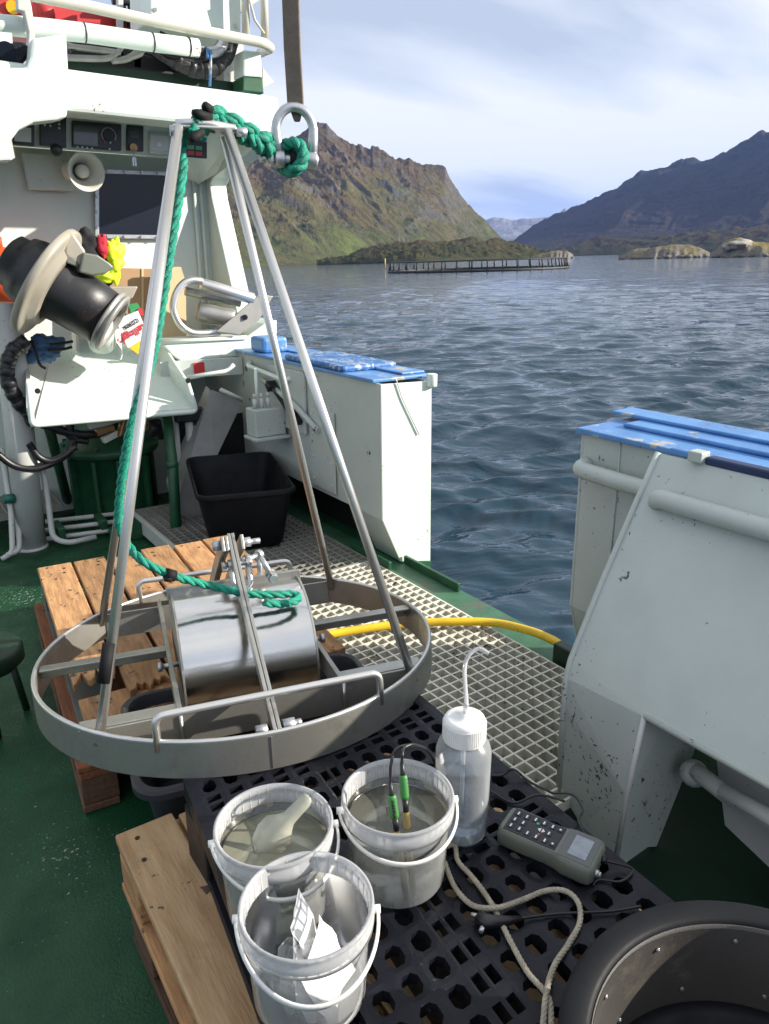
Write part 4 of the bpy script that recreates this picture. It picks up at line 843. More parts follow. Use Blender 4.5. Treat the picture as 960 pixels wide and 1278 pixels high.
# ================================================================== buckets on the plastic pallet
BG = 'clear lidless plastic buckets on the black pallet'
def bucket(label, c, rr=.0935, h=.17, water=None, wl=.115, hang=None, ang=0, drop=.078):
    z0 = TZ+.0015; b = thing('plastic_bucket', label, 'bucket', (c[0], c[1], z0), BG); cc_ = (c[0], c[1], z0)
    rb = rr*.87; rw = lambda z: rb+(rr*.965-rb)*z/h
    part(MB().lathe([(0,.002),(rb-.010,.002),(rb-.003,.004),(rb,.010),(rw(h-.034),h-.034)], cc_, 72), 'wall', M['bucket_plastic'], b)
    part(MB().lathe([(rw(h-.034),h-.034),(rr+.001,h-.032),(rr+.002,h-.014),(rr-.001,h-.013),(rr-.001,h-.006),(rr+.0015,h-.004),(rr+.001,h),(rr-.003,h+.0005),(rr-.0055,h-.004),(rr-.0065,h-.012),(rw(h-.034)-.001,h-.034)], cc_, 72), 'rim', M['bucket_rim'], b)
    mb = MB()
    for k in range(36):
        a = 2*pi*k/36; d = Vector((cos(a), sin(a), 0)); p = Vector(cc_)+Vector((0,0,h-.015)); mb.bar(p+d*(rr-.0052)+Vector((0,0,-.018)), p+d*(rr-.0045)+Vector((0,0,.010)), .0020, .004, d)
    part(mb, 'rim_ribs', M['rib_plastic'], b)
    if water: part(MB().lathe([(0,.0035),(rw(0)-.004,.0035),(rw(wl)-.0015,wl-.0),(rw(wl)-.004,wl-.001),(0,wl-.001)], cc_, 72), 'water', water, b)
    ax_ = Vector((cos(ang), sin(ang), 0)); o_ = Vector(cc_)+Vector((0,0,h-.022)); f_ = Vector(hang)
    pts = []
    for k in range(33):
        t = pi*k/32; e_ = ax_*-(rr+.006)*cos(t); s_ = sin(t)
        pts.append(o_+e_+(f_.normalized()*((rr+.008)*s_))+Vector((0,0,-drop*s_**1.3)))
    mbh = MB(); vs = []
    for i, p in enumerate(pts):
        t_ = (pts[min(i+1, 32)]-pts[max(i-1, 0)]).normalized(); n_ = f_.normalized(); u = t_.cross(n_).normalized(); wq = .0022+.0024*sin(pi*i/32)**2
        n_ = u.cross(t_).normalized(); vs += [p-u*wq-n_*.001, p+u*wq-n_*.001, p+u*wq+n_*.001, p-u*wq+n_*.001]
    mbh.add(vs, [(i*4+j, i*4+(j+1) % 4, i*4+4+(j+1) % 4, i*4+4+j) for i in range(32) for j in range(4)]+[(3,2,1,0),(128,129,130,131)], True)
    part(mbh, 'handle', M['white_plastic'], b)
    for k in (-1, 1): part(MB().tube([o_+ax_*k*(rr-.002), o_+ax_*k*(rr+.010)], .006, 12), 'handle_knob', M['white_plastic'], b)
    return b
hd = Vector((-.43,-.9,0))
bucket('clear bucket of grey water holding two green probes', (.605,.825), water=M['cloudy_water'], wl=.122, hang=(-.42,-.9,0), ang=R(-27), drop=.030)
bucket('clear bucket of pale cloudy water with a plastic scoop, beside the pallet edge', (.404,.885), water=M['pale_water'], wl=.120, hang=(-.25,-.97,0), ang=R(-22), drop=.036)
bucket('frontmost clear bucket, dry, with white papers and bags inside', (.371,.72), hang=(-.42,-.9,0), ang=R(-30), drop=.050)
# scoop in the left bucket
sc_ = thing('plastic_scoop', 'pale plastic spatula scoop standing in the cloudy bucket', 'scoop', (.404,.885,TZ+.02))
b1 = on(318,1066,z=TZ+.119); b2 = on(386,994,z=.676)
dv_ = (b2-b1).normalized(); sd_ = Vector((dv_.y,-dv_.x,0)).normalized(); sd_ = (RT*.9+FH*-.2); sd_ = (sd_-dv_*sd_.dot(dv_)).normalized(); nn = dv_.cross(sd_)
Lq = (b2-b1).length; mb = MB(); vs = []
stt = [(0,.010),(.08,.022),(.25,.030),(.42,.030),(.52,.020),(.62,.0125),(.80,.0115),(.93,.0115),(.975,.009),(1,.004)]
for t, w_ in stt:
    p = b1+dv_*Lq*t; cup = .010*max(0, 1-t/.6)
    vs += [p-sd_*w_+nn*cup, p-nn*.0015, p+sd_*w_+nn*cup, p+sd_*w_*.95+nn*(cup+.002), p+nn*.0012, p-sd_*w_*.95+nn*(cup+.002)]
mb.add(vs, [(i*6+j, i*6+(j+1) % 6, i*6+6+(j+1) % 6, i*6+6+j) for i in range(len(stt)-1) for j in range(6)]+[(5,4,3,2,1,0), tuple(len(stt)*6-6+j for j in range(6))], True)
part(mb, 'blade', M['scoop_plastic'], sc_)
# papers in the front bucket
pr2 = thing('sample_papers', 'crumpled white papers and clear bag standing in the frontmost bucket', 'papers', (.371,.72,TZ+.004))
def sheet(pts, name, m, wav=.004, nu=7, nv=9, seed=0):
    a, b, c, d = map(Vector, pts); P = []
    nq = (b-a).cross(d-a).normalized()
    for i in range(nu):
        for j in range(nv):
            u, v = i/(nu-1), j/(nv-1); p = a*(1-u)*(1-v)+b*u*(1-v)+c*u*v+d*(1-u)*v
            P.append(p+nq*wav*noise.fractal(Vector((u*2.5+seed, v*3, seed*3.1)), 1, 2, 3)*2)
    part(MB().grid(P, nu, nv), name, m, pr2)
zb = TZ+.008
def iw(px, py, z): return on(px, py, z=z)
def bk(x_, y_, z_): return Vector((.371+x_, .72+y_, TZ+z_))
sheet([bk(-.030,-.062,.006), bk(.050,.012,.006), bk(.022,.052,.125), bk(-.052,-.030,.105)], 'paper_sheet', M['paper'], .005, seed=1)
sheet([bk(-.010,-.070,.008), bk(.068,-.012,.008), bk(.040,.030,.098), bk(-.030,-.035,.088)], 'paper_sheet', M['paper'], .006, seed=2)
sheet([bk(.002,-.045,.010), bk(.060,.030,.012), bk(.018,.060,.135), bk(-.020,.010,.115)], 'paper_sheet', M['paper'], .004, seed=5)
sheet([iw(350,1252,zb), iw(398,1258,zb+.005), iw(392,1168,.595), iw(345,1190,.59)], 'clear_bag', M['clear_bag'], .012, seed=3)
sheet([iw(322,1230,zb), iw(368,1262,zb), iw(386,1180,.60), iw(352,1180,.59)], 'clear_bag', M['clear_bag'], .012, seed=7)
part(MB().bar(iw(350,1232,zb+.015), iw(365,1266,zb+.003), .012, .003), 'spoon', M['scoop_plastic'], pr2, .001)
# probes in the middle bucket
def probe(label, top, direc, gl, ln, word=None, cab=None):
    top = Vector(top); d = Vector(direc).normalized(); p = thing('water_probe', label, 'probe', tuple(top+d*ln), 'green capped water probes in the bucket')
    part(MB().lathe([(0,0),(.0055,.0),(.0072,.003),(.0075,gl-.004),(.0066,gl),(0,gl)], top, 16, d), 'grip', M['probe_green'], p)
    part(MB().tube([top+d*gl, top+d*(gl+.022)], .0050, 12), 'neck', M['hose_black'], p); part(MB().tube([top+d*(gl+.022), top+d*ln], .0056, 12), 'shaft', M['pipette'], p)
    part(MB().tube([top-d*.022, top-d*.005, top], [.0032,.0042,.0048], 10), 'strain_relief', M['hose_black'], p)
    for k in range(6): part(MB().lathe([(.0076,0),(.0079,.0008),(.0076,.0016)], top+d*(gl*.12+k*gl*.14), 16, d), 'grip_ring', M['probe_green'], p)
    if word: text(word, .0085, M['black_ink'], p, top+d*gl*.55-(FW-d*FW.dot(d)).normalized()*.0079, d, RT, bold=.0002)
    part(MB().tube(spline(cab, 8), .0026, 8), 'cable', M['hose_black'], p); return p
t1 = on(489,992,z=.672); t2 = on(503,967,z=.685); pd1 = on(507,1122,z=TZ+.012)-t1; pd2 = on(516,1118,z=TZ+.012)-t2
probe('green capped probe with black lettering, the lower one in the bucket', t1, pd1, .040, pd1.length, 'HANNA', [t1-pd1.normalized()*.02, on(488,955,z=.725), on(494,936,z=.74), on(512,930,z=.725), on(535,936,z=.66), on(552,958,z=.53), on(620,968,z=.485), on(640,960,z=.50), on(660,975,z=.482), on(690,990,z=.484)])
probe('green capped probe without lettering, the upper one in the bucket', t2, pd2, .040, pd2.length, None, [t2-pd2.normalized()*.02, on(502,945,z=.74), on(505,933,z=.745), on(520,930,z=.73), on(540,944,z=.64), on(556,985,z=.485), on(605,985,z=.486), on(640,1002,z=.484), on(672,992,z=.5), on(705,1000,z=.492)])
# wash bottle
wb = thing('wash_bottle', 'clear wash bottle half full of water with a white cap and bent spout', 'bottle', (.767,.845,TZ))
bc = (.767,.845,TZ+.001); br = .0505
part(MB().lathe([(0,.004),(br-.012,.004),(br-.004,.0),(br,.008),(br,.178),(br-.004,.192),(br-.015,.201),(.032,.206),(.032,.216)], bc, 64), 'body', M['bottle_plastic'], wb)
part(MB().lathe([(0,.006),(br-.005,.005),(br-.0016,.012),(br-.0016,.147),(br-.003,.1475),(0,.1475)], bc, 64), 'water', M['bottle_water'], wb)
mb = MB().lathe([(.038,.203),(.039,.206),(.038,.240),(.0355,.246),(.030,.248),(.008,.250),(.006,.256),(0,.256)], bc, 64)
for k in range(60): a = 2*pi*k/60; d = Vector((cos(a), sin(a), 0)); p = Vector(bc)+d*.0388; mb.bar(p+Vector((0,0,.207)), p+Vector((0,0,.238)), .0016, .0016, d)
part(mb, 'cap', M['white_plastic'], wb)
part(MB().tube(spline([bc[:2]+(TZ+.02,), bc[:2]+(TZ+.25,), Vector(bc)+Vector((.002,0,.275)), on(580,835,z=.775), on(586,817,z=.795), on(598,810,z=.803), on(610,816,z=.797)], 10), .0042, 10), 'spout', M['bucket_rim'], wb)
# ------------------------------------------------------------------ handheld meter
mt = thing('handheld_meter', 'grey green handheld water meter with black keys and a small screen', 'meter', tuple(on(690,1050,z=TZ)))
mo = on(687,1047,z=TZ+.03); ml = (on(748,1072,z=TZ+.03)-on(626,1020,z=TZ+.03)); LW = ml.length*.985; mx_ = ml.normalized(); my_ = Vector((0,0,1)).cross(mx_)
def mq(a, b, z=0): return Vector((mo.x, mo.y, TZ+.002))+mx_*a*LW+my_*b+Vector((0,0,z))
outl = [(-.5,.024),(-.485,.034),(-.44,.0385),(-.2,.0385),(0,.036),(.12,.0385),(.2,.044),(.42,.0445),(.475,.042),(.5,.032)]
outl = outl+[(a, -b) for a, b in outl[::-1]]
def loft(levels, name, m, parent, bev=0):
    n = len(outl); vs = []
    for z, sc1, inset in levels: vs += [mq(a*sc1, b*(1-inset), z) for a, b in outl]
    fs = [(i*n+k, i*n+(k+1) % n, (i+1)*n+(k+1) % n, (i+1)*n+k) for i in range(len(levels)-1) for k in range(n)]+[tuple(range(n)), tuple((len(levels)-1)*n+k for k in range(n-1,-1,-1))]
    mb = MB().add(vs, fs, True); o = part(mb, name, m, parent); o.modifiers.new('split', 'EDGE_SPLIT').split_angle = R(42); return o
loft([(0,.96,.10),(.006,.99,.02),(.020,1.0,0),(.027,.995,.015),(.033,.975,.06),(.036,.94,.13)], 'body', M['meter_grey'], mt)
def plate(a0, a1, b0, b1, z0, z1, name, m, parent, bev=.002): return part(MB().prism([mq(a0,b0,z0), mq(a1,b0,z0), mq(a1,b1,z0), mq(a0,b1,z0)], (0,0,z1-z0)), name, m, parent, bev)
plate(.13,.455,-.036,.036,.0355,.0372,'face_plate',M['meter_face'],mt)
plate(-.435,.105,-.031,.031,.0357,.0375,'keypad',M['key_black'],mt)
sc3 = plate(.215,.395,-.026,.026,.0373,.0381,'screen',M['lcd'],mt,.0005)
keys = [(-.38,.018),(-.38,.0),(-.38,-.018),(-.29,.018),(-.29,-.0),(-.29,-.018),(-.20,.020),(-.20,-.020),(-.11,.020),(-.11,-.020),(-.02,.020),(-.02,0),(-.02,-.020),(.06,.020),(.06,-.020)]
for k, (a, b) in enumerate(keys):
    kb = part(MB().prism([mq(a-.03,b-.006,.0376), mq(a+.03,b-.006,.0376), mq(a+.03,b+.006,.0376), mq(a-.03,b+.006,.0376)], (0,0,.0012)), 'key', M['key_black'], mt, .0008)
    if a < 0: part(MB().prism([mq(a-.008,b-.004,.0389), mq(a+.008,b-.004,.0389), mq(a+.008,b+.004,.0389), mq(a-.008,b+.004,.0389)], (0,0,.0002)), 'key_print', M['key_print'], kb)
    else: part(MB().tube([mq(a,b,.0388), mq(a,b,.0391)], .0022, 10), 'key_print', M['key_print'], kb)
for a, s_ in ((-.135, -1), (-.06, 1)): part(MB().prism([mq(a, 0, .0377), mq(a-s_*.03, .005, .0377), mq(a-s_*.03, -.005, .0377)], (0,0,.0012)), 'arrow_key', M['key_print'], mt)
part(MB().tube([mq(-.16,.012,.0377), mq(-.16,.012,.0392)], .0028, 10), 'power_key', M['green_button'], mt); part(MB().tube([mq(-.10,-.012,.0377), mq(-.10,-.012,.0390)], .0022, 10), 'red_key', M['red_button'], mt)
part(MB().tube([mq(.49,-.024,.020), mq(.53,-.024,.020)], .0065, 12).tube([mq(.53,-.024,.020), mq(.55,-.024,.020)], .0048, 12), 'socket', M['zinc'], mt)
part(MB().tube([mq(.49,.012,.020), mq(.54,.012,.020)], .0065, 12), 'plug', M['hose_black'], mt)
part(MB().tube(spline([mq(.54,.012,.02), mq(.60,.02,.016), on(790,1085,z=TZ+.006), on(775,1100,z=TZ+.004), on(748,1098,z=TZ+.004), on(740,1105,z=TZ+.004)], 8), .0022, 8), 'cable', M['hose_black'], mt)
part(MB().tube(spline([on(690,990,z=.484), on(715,992,z=.487), on(727,1010,z=.482), on(722,1025,z=.490), on(735,1048,z=.50), mq(.5,.03,.02)], 8), .0022, 8), 'cable', M['hose_black'], mt)
# ------------------------------------------------------------------ cream cord, black lead
cp = spline([on(558,1056,z=TZ+.007), on(568,1056,z=TZ+.007), on(572,1075,z=TZ+.006), on(590,1095,z=TZ+.006), on(613,1127,z=TZ+.007), on(640,1180,z=TZ+.006), on(660,1215,z=TZ+.006), on(684,1244,z=TZ+.006), on(688,1280,z=TZ+.006), on(688,1320,z=TZ+.006)], 8)
cp2 = spline([on(555,1076,z=TZ+.006), on(568,1107,z=TZ+.006), on(590,1130,z=TZ+.006), on(620,1133,z=TZ+.015), on(650,1124,z=TZ+.008), on(680,1112,z=TZ+.007), on(705,1112,z=TZ+.007), on(721,1125,z=TZ+.007), on(724,1150,z=TZ+.006), on(710,1178,z=TZ+.006), on(692,1205,z=TZ+.006), on(682,1240,z=TZ+.012), on(678,1280,z=TZ+.006), on(676,1320,z=TZ+.006)], 8)
cd = thing('cream_cord', 'cream braided cord lying in loops on the black pallet', 'cord', tuple(on(620,1130,z=TZ)))
part(MB().rope(cp, .0048, 4, .03, 5, .55), 'cord_run', M['cream_cord'], cd); part(MB().rope(cp2, .0048, 4, .03, 5, .55), 'cord_run', M['cream_cord'], cd)
ld = thing('black_lead', 'black electric lead with a plug ending near the cream cord', 'cable', tuple(on(612,1152,z=TZ)))
part(MB().tube([on(597,1143,z=TZ+.012), on(606,1150,z=TZ+.011), on(628,1150,z=TZ+.009), on(650,1146,z=TZ+.006)], [.0105,.0115,.009,.004], 12), 'plug', M['hose_black'], ld)
part(MB().tube([on(588,1141,z=TZ+.012), on(598,1143,z=TZ+.012)], .0032, 8), 'pin', M['zinc'], ld); part(MB().tube([on(600,1163,z=TZ+.006), on(604,1153,z=TZ+.008)], .004, 8), 'pin', M['zinc'], ld)
part(MB().tube(spline([on(650,1146,z=TZ+.006), on(690,1141,z=TZ+.005), on(725,1139,z=TZ+.005), on(765,1137,z=TZ+.006), on(800,1131,z=TZ+.006)], 8), .0024, 8), 'lead', M['hose_black'], ld)
# ================================================================== wheelhouse, aft bulkhead under the boat deck
def q(px, py, y): return on(px, py, y=y)
wh = thing('wheelhouse', 'white wheelhouse end with a sunlit deck beam, instrument shelf and sloping side wall', 'wheelhouse', (.5, 4.8, 0))
part(MB().box((-3,4.8,.0),(1.99,4.84,2.36)), 'bulkhead', M['white_paint'], wh)
part(MB().box((-3,4.08,2.168),(2.15,4.265,2.349)), 'deck_beam', M['white_paint'], wh, .018)
part(MB().box((-3,4.266,2.30),(2.15,7.2,2.345)), 'boat_deck', M['white_paint'], wh)
part(MB().box((-3,4.271,2.20),(2.2,4.799,2.299)), 'ceiling', M['white_paint'], wh)
poly = [q(*p, 4.02) for p in ((-60,70),(-5,84),(33,84),(38,70),(40,48),(83,41),(86,92),(84,146),(70,150),(42,153),(24,162),(12,178),(17,200),(-60,205))]
part(MB().prism(poly, (0,.10,0)), 'corner_bracket', M['white_paint'], wh, .012)
part(MB().prism([q(8,176,4.14), q(13,166,4.14), q(19,197,4.14), q(12,200,4.14)], (0,.006,0)), 'bracket_edge', M['grey_white_paint'], wh)
zb_ = q(100,187,4.45).z
part(MB().prism([(-3,4.47,zb_),(-3,4.44,zb_),(-3,4.40,2.195),(-3,4.47,2.195)], (4.72,0,0)), 'instrument_panel', M['white_paint'], wh)
part(MB().tube([(-3,4.455,zb_),(1.72,4.455,zb_)], .008, 8), 'panel_edge', M['white_paint'], wh)
SX = 1.985
sw_ = [on(*p, x=SX) for p in ((352,166),(331,170),(300,197),(276,214),(266,222),(262,231),(264,246),(272,282),(281,322),(290,362),(300,410),(302,440))]
sw_ = [Vector((SX,4.20,2.18))]+sw_[1:]+[Vector((SX,4.23,.9)), Vector((SX,4.8,.9)), Vector((SX,4.8,2.18))]
part(MB().prism(sw_, (.11,.0,0)), 'side_wall', M['white_paint'], wh, .006)
part(MB().prism([Vector((1.62,4.30,2.185)), Vector((SX-.002,4.28,2.185)), Vector((SX-.002,4.6,2.0)), Vector((1.93,4.78,1.95)), Vector((1.80,4.78,2.0))], (0,.02,.01)), 'gusset', M['white_paint'], wh)
for x_ in (1.90, 1.945): part(MB().tube([(x_,4.785,2.1),(x_,4.785,.9)], .012, 8), 'corner_pipe', M['white_paint'], wh)
part(MB().box((1.2,4.60,.86),(1.985,4.80,.90)), 'shelf', M['white_paint'], wh)
# window with frame
wy = 4.79
W4 = [q(120,214,wy), q(207,217,wy), q(207,296,wy), q(120,295,wy)]
fr = part(MB().prism(W4, (0,-.012,0)), 'window', M['grey_white_paint'], wh, .003)
ins = [p+(sum(W4, Vector())/4-p)*.05+Vector((0,-.0125,0)) for p in W4]
part(MB().prism(ins, (0,-.004,0)), 'pane', M['glass_dark'], fr)
for k in range(4):
    a, b = W4[k], W4[(k+1) % 4]; part(MB().bar(a+Vector((0,-.018,0)), b+Vector((0,-.018,0)), .012, .022, (0,0,1) if k in (0,2) else (1,0,0)), 'frame', M['zinc'], fr, .002)
    for i in range(4): p = a.lerp(b, .14+.24*i)+Vector((0,-.026,0)); part(MB().tube([p, p+Vector((0,-.012,0))], .009, 6), 'frame_bolt', M['zinc'], fr)
part(MB().prism([q(28,190,4.72), q(92,196,4.72), q(93,238,4.72), q(38,236,4.72)], (0,.07,0)), 'cable_box', M['white_paint'], wh, .006)
# ------------------------------------------------------------------ instruments along the shelf
IY = 4.415
def face(px0, py0, px1, py1, m, parent, name, d=.03, y=IY, skew=.0, bev=.004):
    P = [q(px0,py0,y), q(px1,py0+(px1-px0)*.085,y), q(px1,py1+(px1-px0)*.085,y), q(px0,py1,y)]
    return part(MB().prism(P, (0,-d,0)), name, m, parent, bev)
IG = None
t = thing('small_monitor', 'small square grey screen at the left end of the instrument shelf', 'monitor', tuple(q(30,184,IY)))
face(15,152,42,181,M['dial_black'],t,'case'); face(18,158,39,176,M['dial_white'],t,'screen',.002,IY-.0305,bev=0); 
t = thing('joystick_panel', 'black control panel with a round knob on the instrument shelf', 'control panel', tuple(q(66,185,IY)))
face(49,143,82,182,M['dial_black'],t,'case',.02)
part(MB().tube([q(70.5,187,IY-.02), q(70.5,187,IY-.055)], [.022,.030], 14).ball(q(70.5,187,IY-.06), .030, 12, 8, (1,.6,1)), 'knob', M['hose_black'], t)
for a, b in ((56,156),(63,157),(74,150),(74,155),(74,160)): part(MB().tube([q(a,b,IY-.02), q(a,b,IY-.024)], .006, 8), 'switch', M['dial_white'], t)
t = thing('plotter', 'wide black plotter display with a screen and a round dial', 'display', tuple(q(120,188,IY)))
face(89,151,150,184,M['dial_black'],t,'case',.03,bev=.006); face(92,156,122,180,M['dial_screen'],t,'screen',.002,IY-.0305,bev=0)
part(MB().tube([q(136,169,IY-.031), q(136,169,IY-.048)], [.030,.026], 20), 'dial', M['hose_black'], t)
c0 = q(136,169,IY-.0312); part(MB().tube([c0+Vector((.036*cos(a), 0, .036*sin(a))) for a in np.linspace(-.6, pi+.6, 24)], .0022, 5), 'dial_mark', M['dial_white'], t)
for a in (97,103,109,115): part(MB().tube([q(a,183.5+(a-97)*.085,IY-.030), q(a,183.5+(a-97)*.085,IY-.034)], .005, 8), 'button', M['dial_white'], t)
for a, b, mm in ((131,164,'dial_white'),(131,177,'red_button'),(137,186,'dial_white'),(138,178,'dial_white')): part(MB().tube([q(a,b,IY-.030), q(a,b,IY-.034)], .005, 8), 'button', M[mm], t)
t = thing('key_switch_unit', 'narrow black unit with a brass key switch and a hanging key', 'key switch', tuple(q(167,190,IY)))
face(157,156,178,188,M['dial_black'],t,'case',.02); face(162,161,174,171,M['dial_screen'],t,'screen',.002,IY-.0205,bev=0)
part(MB().tube([q(167,184,IY-.02), q(167,184,IY-.045)], .020, 14), 'brass_knob', M['brass'], t)
part(MB().tube([q(167,186,IY-.05), q(168,207,IY-.05)], .004, 6).box(tuple(q(166,207,IY-.052)), tuple(q(169.5,197,IY-.046))), 'key', M['zinc'], t)
t = thing('square_gauge', 'square white gauge with a grey frame beside the frame leg', 'gauge', tuple(q(198,194,IY)))
face(185,165,213,191,M['grey_white_paint'],t,'case',.02); face(188,168,210,187,M['dial_white'],t,'dial_face',.003,IY-.0205,bev=.001)
part(MB().tube([q(199,181,IY-.023), q(199,181,IY-.032)], .014, 14), 'hub', M['zinc'], t)
t = thing('button_box', 'small black box with two green and two red buttons under the rope', 'button box', tuple(q(244,198,4.36)))
face(229,175,257,196,M['dial_black'],t,'case',.02,4.38)
for a, b, mm in ((236,183,'green_button'),(246,184,'green_button'),(236,190,'red_button'),(246,191,'red_button')): face(a-2,b-2,a+6,b+3,M[mm],t,'button',.006,4.3595,bev=.001)
# horn loudspeaker
t = thing('horn_speaker', 'cream horn loudspeaker above the window', 'loudspeaker', tuple(q(103,214,4.55)))
hc = q(103,214,4.52); hx = Vector((.12,-.97,-.10))
part(MB().lathe([(.035,-.10),(.04,-.06),(.055,-.02),(.085,.03),(.096,.05),(.100,.056),(.097,.058),(.082,.04),(.05,-.01),(.035,-.05)], hc, 36, hx), 'horn', M['cream_horn'], t)
part(MB().lathe([(0,.035),(.02,.032),(.032,.02),(.036,-.01),(.03,-.03)], hc, 24, hx), 'centre', M['cream_horn'], t)
part(MB().lathe([(0,-.17),(.05,-.17),(.055,-.16),(.055,-.10),(.035,-.09)], hc, 24, hx), 'driver', M['cream_horn'], t)
part(MB().bar(hc-hx*.13, hc-hx*.13+Vector((0,0,.12)), .03, .01, (0,1,0)), 'bracket', M['cream_horn'], t)

# ================================================================== deck gear left
po = solo(MB().tube([(.587,4.231,.0),(.648,4.22,1.30)], [.074,.070], 28).lathe([(.085,0),(.085,.008),(.072,.012)], (.587,4.231,.001), 28), 'pole', M['grey_white_paint'], 'thick grey white pole standing on the green deck at the left edge', 'pole')
tr = thing('catch_tray', 'bright white steel tray under the line hauler', 'tray', tuple(q(140,518,4.0)))
f0, f1 = q(44,525,3.95), q(242,509,3.95); b0_, b1_ = on(62,452,y=4.45), on(190,440,y=4.45)
part(MB().prism([f0, f1, b1_, b0_], (0,0,-.012)), 'tray_floor', M['white_paint'], tr)
lt = q(33,438,4.40); part(MB().prism([f0+Vector((-.005,0,-.03)), f0+Vector((-.012,-.0,.05)), q(38,470,4.1), lt, b0_], (-.02,0,0)), 'side', M['grey_white_paint'], tr)
rt2 = q(199,424,4.40); part(MB().prism([f1+Vector((.003,0,-.02)), q(233,476,3.97), rt2, b1_], (.012,0,0)), 'side', M['white_paint'], tr)
part(MB().prism([b0_, b1_, rt2, q(75,433,4.45)], (0,.01,0)), 'tray_back', M['white_paint'], tr)
part(MB().tube(fillet([q(36,478,3.94), f0+Vector((-.02,-.01,-.02)), f1+Vector((.01,-.01,-.02)), q(234,477,3.94)], .03), .014, 10), 'rim_bar', M['white_paint'], tr)
for a, b in ((47,488),(235,475)): part(MB().tube([q(a,b,3.94), q(a,b,3.925)], .014, 12), 'hole_boss', M['hose_black'], tr)
part(MB().tube(fillet([q(234,471,3.96), q(284,463,3.96), q(292,455,3.96)], .04), .012, 10), 'hook_bar', M['white_paint'], tr)
part(MB().prism([q(96,400,4.22), q(152,406,4.22), q(156,452,4.12), q(98,447,4.12)], (.0,.16,0)), 'pedestal', M['white_paint'], tr, .03)
sh = thing('side_shelf', 'white box beam shelf carrying the stainless fairlead', 'shelf', tuple(q(270,445,4.3)))
part(MB().prism([q(197,426,4.25), q(308,420,4.25), q(330,404,4.25), q(346,399,4.25), q(346,422,4.25), q(311,444,4.25), q(226,452,4.25)], (0,.30,0)), 'beam', M['white_paint'], sh, .01)
part(MB().tube([q(197,427,4.24), q(308,421,4.24)], .012, 8), 'beam_edge', M['white_paint'], sh)
fl = thing('line_fairlead', 'stainless fairlead with a curved guide tube and two rollers', 'fairlead', tuple(q(265,415,4.3)))
part(MB().tube(spline([q(252,351,4.25), q(240,349.5,4.25), q(229,354,4.25), q(219.5,367,4.25), q(216.5,386,4.25), q(224,404,4.25), q(238,414.5,4.25), q(255,416,4.25), q(274,414,4.25)], 8), .021, 12), 'guide_tube', M['steel'], fl)
part(MB().tube([q(251,354,4.26), q(316,373,4.22)], .034, 20), 'roller', M['steel'], fl, .003)
part(MB().lathe([(0,-.005),(.045,-.005),(.058,.012),(.060,.08),(.055,.14),(.058,.2),(.05,.22),(0,.22)], q(246,389,4.32), 28, q(296,398,4.25)-q(246,389,4.32)), 'roller', M['dull_steel'], fl)
part(MB().tube([q(231,363,4.36), q(300,378,4.3)], .026, 14), 'roller', M['dull_steel'], fl)
part(MB().prism([q(270,414,4.2), q(288,416,4.2), q(299,418,4.2), q(324,399,4.2), q(341,370,4.2), q(325,367,4.2)], (0,.012,0)), 'side_cheek', M['dull_steel'], fl, .002)
part(MB().tube([q(306,396,4.2), q(306,396,4.185)], .016, 14), 'cheek_hole', M['hose_black'], fl)  # black disc: the dark of the cheek's hole is painted on
# line hauler
lh = thing('line_hauler', 'black rubber line hauler with a beige guard ring over the white tray', 'line hauler', tuple(q(80,400,4.1)))
hc = q(62,354,4.02); hx = (RT*.80-Vector((0,0,1))*.55+FH*.10).normalized(); kk = 1.0
part(MB().lathe([(0,-.215),(.10,-.215),(.125,-.20),(.130,-.155),(.150,-.145),(.165,-.10),(.168,-.06),(.185,-.045),(.19,-.01)], hc, 48, hx), 'drum', M['black_rubber'], lh)
part(MB().lathe([(.185,-.030),(.262,-.036),(.280,-.032),(.286,-.024),(.286,-.002),(.280,.006),(.262,.010),(.222,.014),(.205,.040),(.17,.048),(.165,.03)], hc, 56, hx, arc=(R(0),R(360))), 'guard_ring', M['guard_plastic'], lh)
part(MB().lathe([(.165,.0),(.160,.04),(.150,.10),(.149,.105),(.147,.18),(.1455,.185),(.140,.29),(.120,.292),(.118,.20)], hc, 48, hx), 'sleeve', M['black_rubber'], lh)
part(MB().lathe([(.105,.285),(.148,.298),(.156,.302),(.156,.312),(.146,.315),(.146,.326),(.154,.329),(.154,.340),(.144,.345),(.118,.347),(.110,.32)], hc, 48, hx), 'flange', M['worn_alloy'], lh)
part(MB().prism([q(82,289,3.86), q(93,292,3.86), q(108,314,3.86), q(103,333,3.86), q(92,328,3.86), q(80,318,3.86)], (0,.05,0)), 'guard_arm', M['guard_plastic'], lh, .012)
part(MB().prism([q(104,315,3.84), q(122,318,3.84), q(137,328,3.84), q(143,334,3.84), q(132,342,3.84), q(115,344,3.84), q(99,340,3.84)], (0,.05,0)), 'line_knife', M['meter_grey'], lh, .008)
part(MB().prism([q(82,318,3.86), q(98,321,3.86), q(98,334,3.86), q(83,328,3.86)], (0,.05,0)), 'knife_seat', M['meter_grey'], lh, .006)
part(MB().prism([q(136,357,4.0), q(173,357,4.0), q(166,372,4.0), q(155,376,4.0), q(140,372,4.0)], (0,.10,-.02)), 'spout', M['guard_plastic'], lh, .008)
part(MB().tube([q(122,394,4.0), q(128,430,4.12)], .07, 16), 'neck', M['white_paint'], lh)
part(MB().lathe([(.03,0),(.055,.0),(.062,.03),(.055,.07),(.03,.08)], q(138,398,4.1), 24, RT+Vector((0,0,.3))), 'collar', M['white_paint'], lh)
ch = thing('ribbed_hose', 'ribbed black hydraulic hose hanging beside the pole', 'hose', tuple(q(25,520,4.15)))
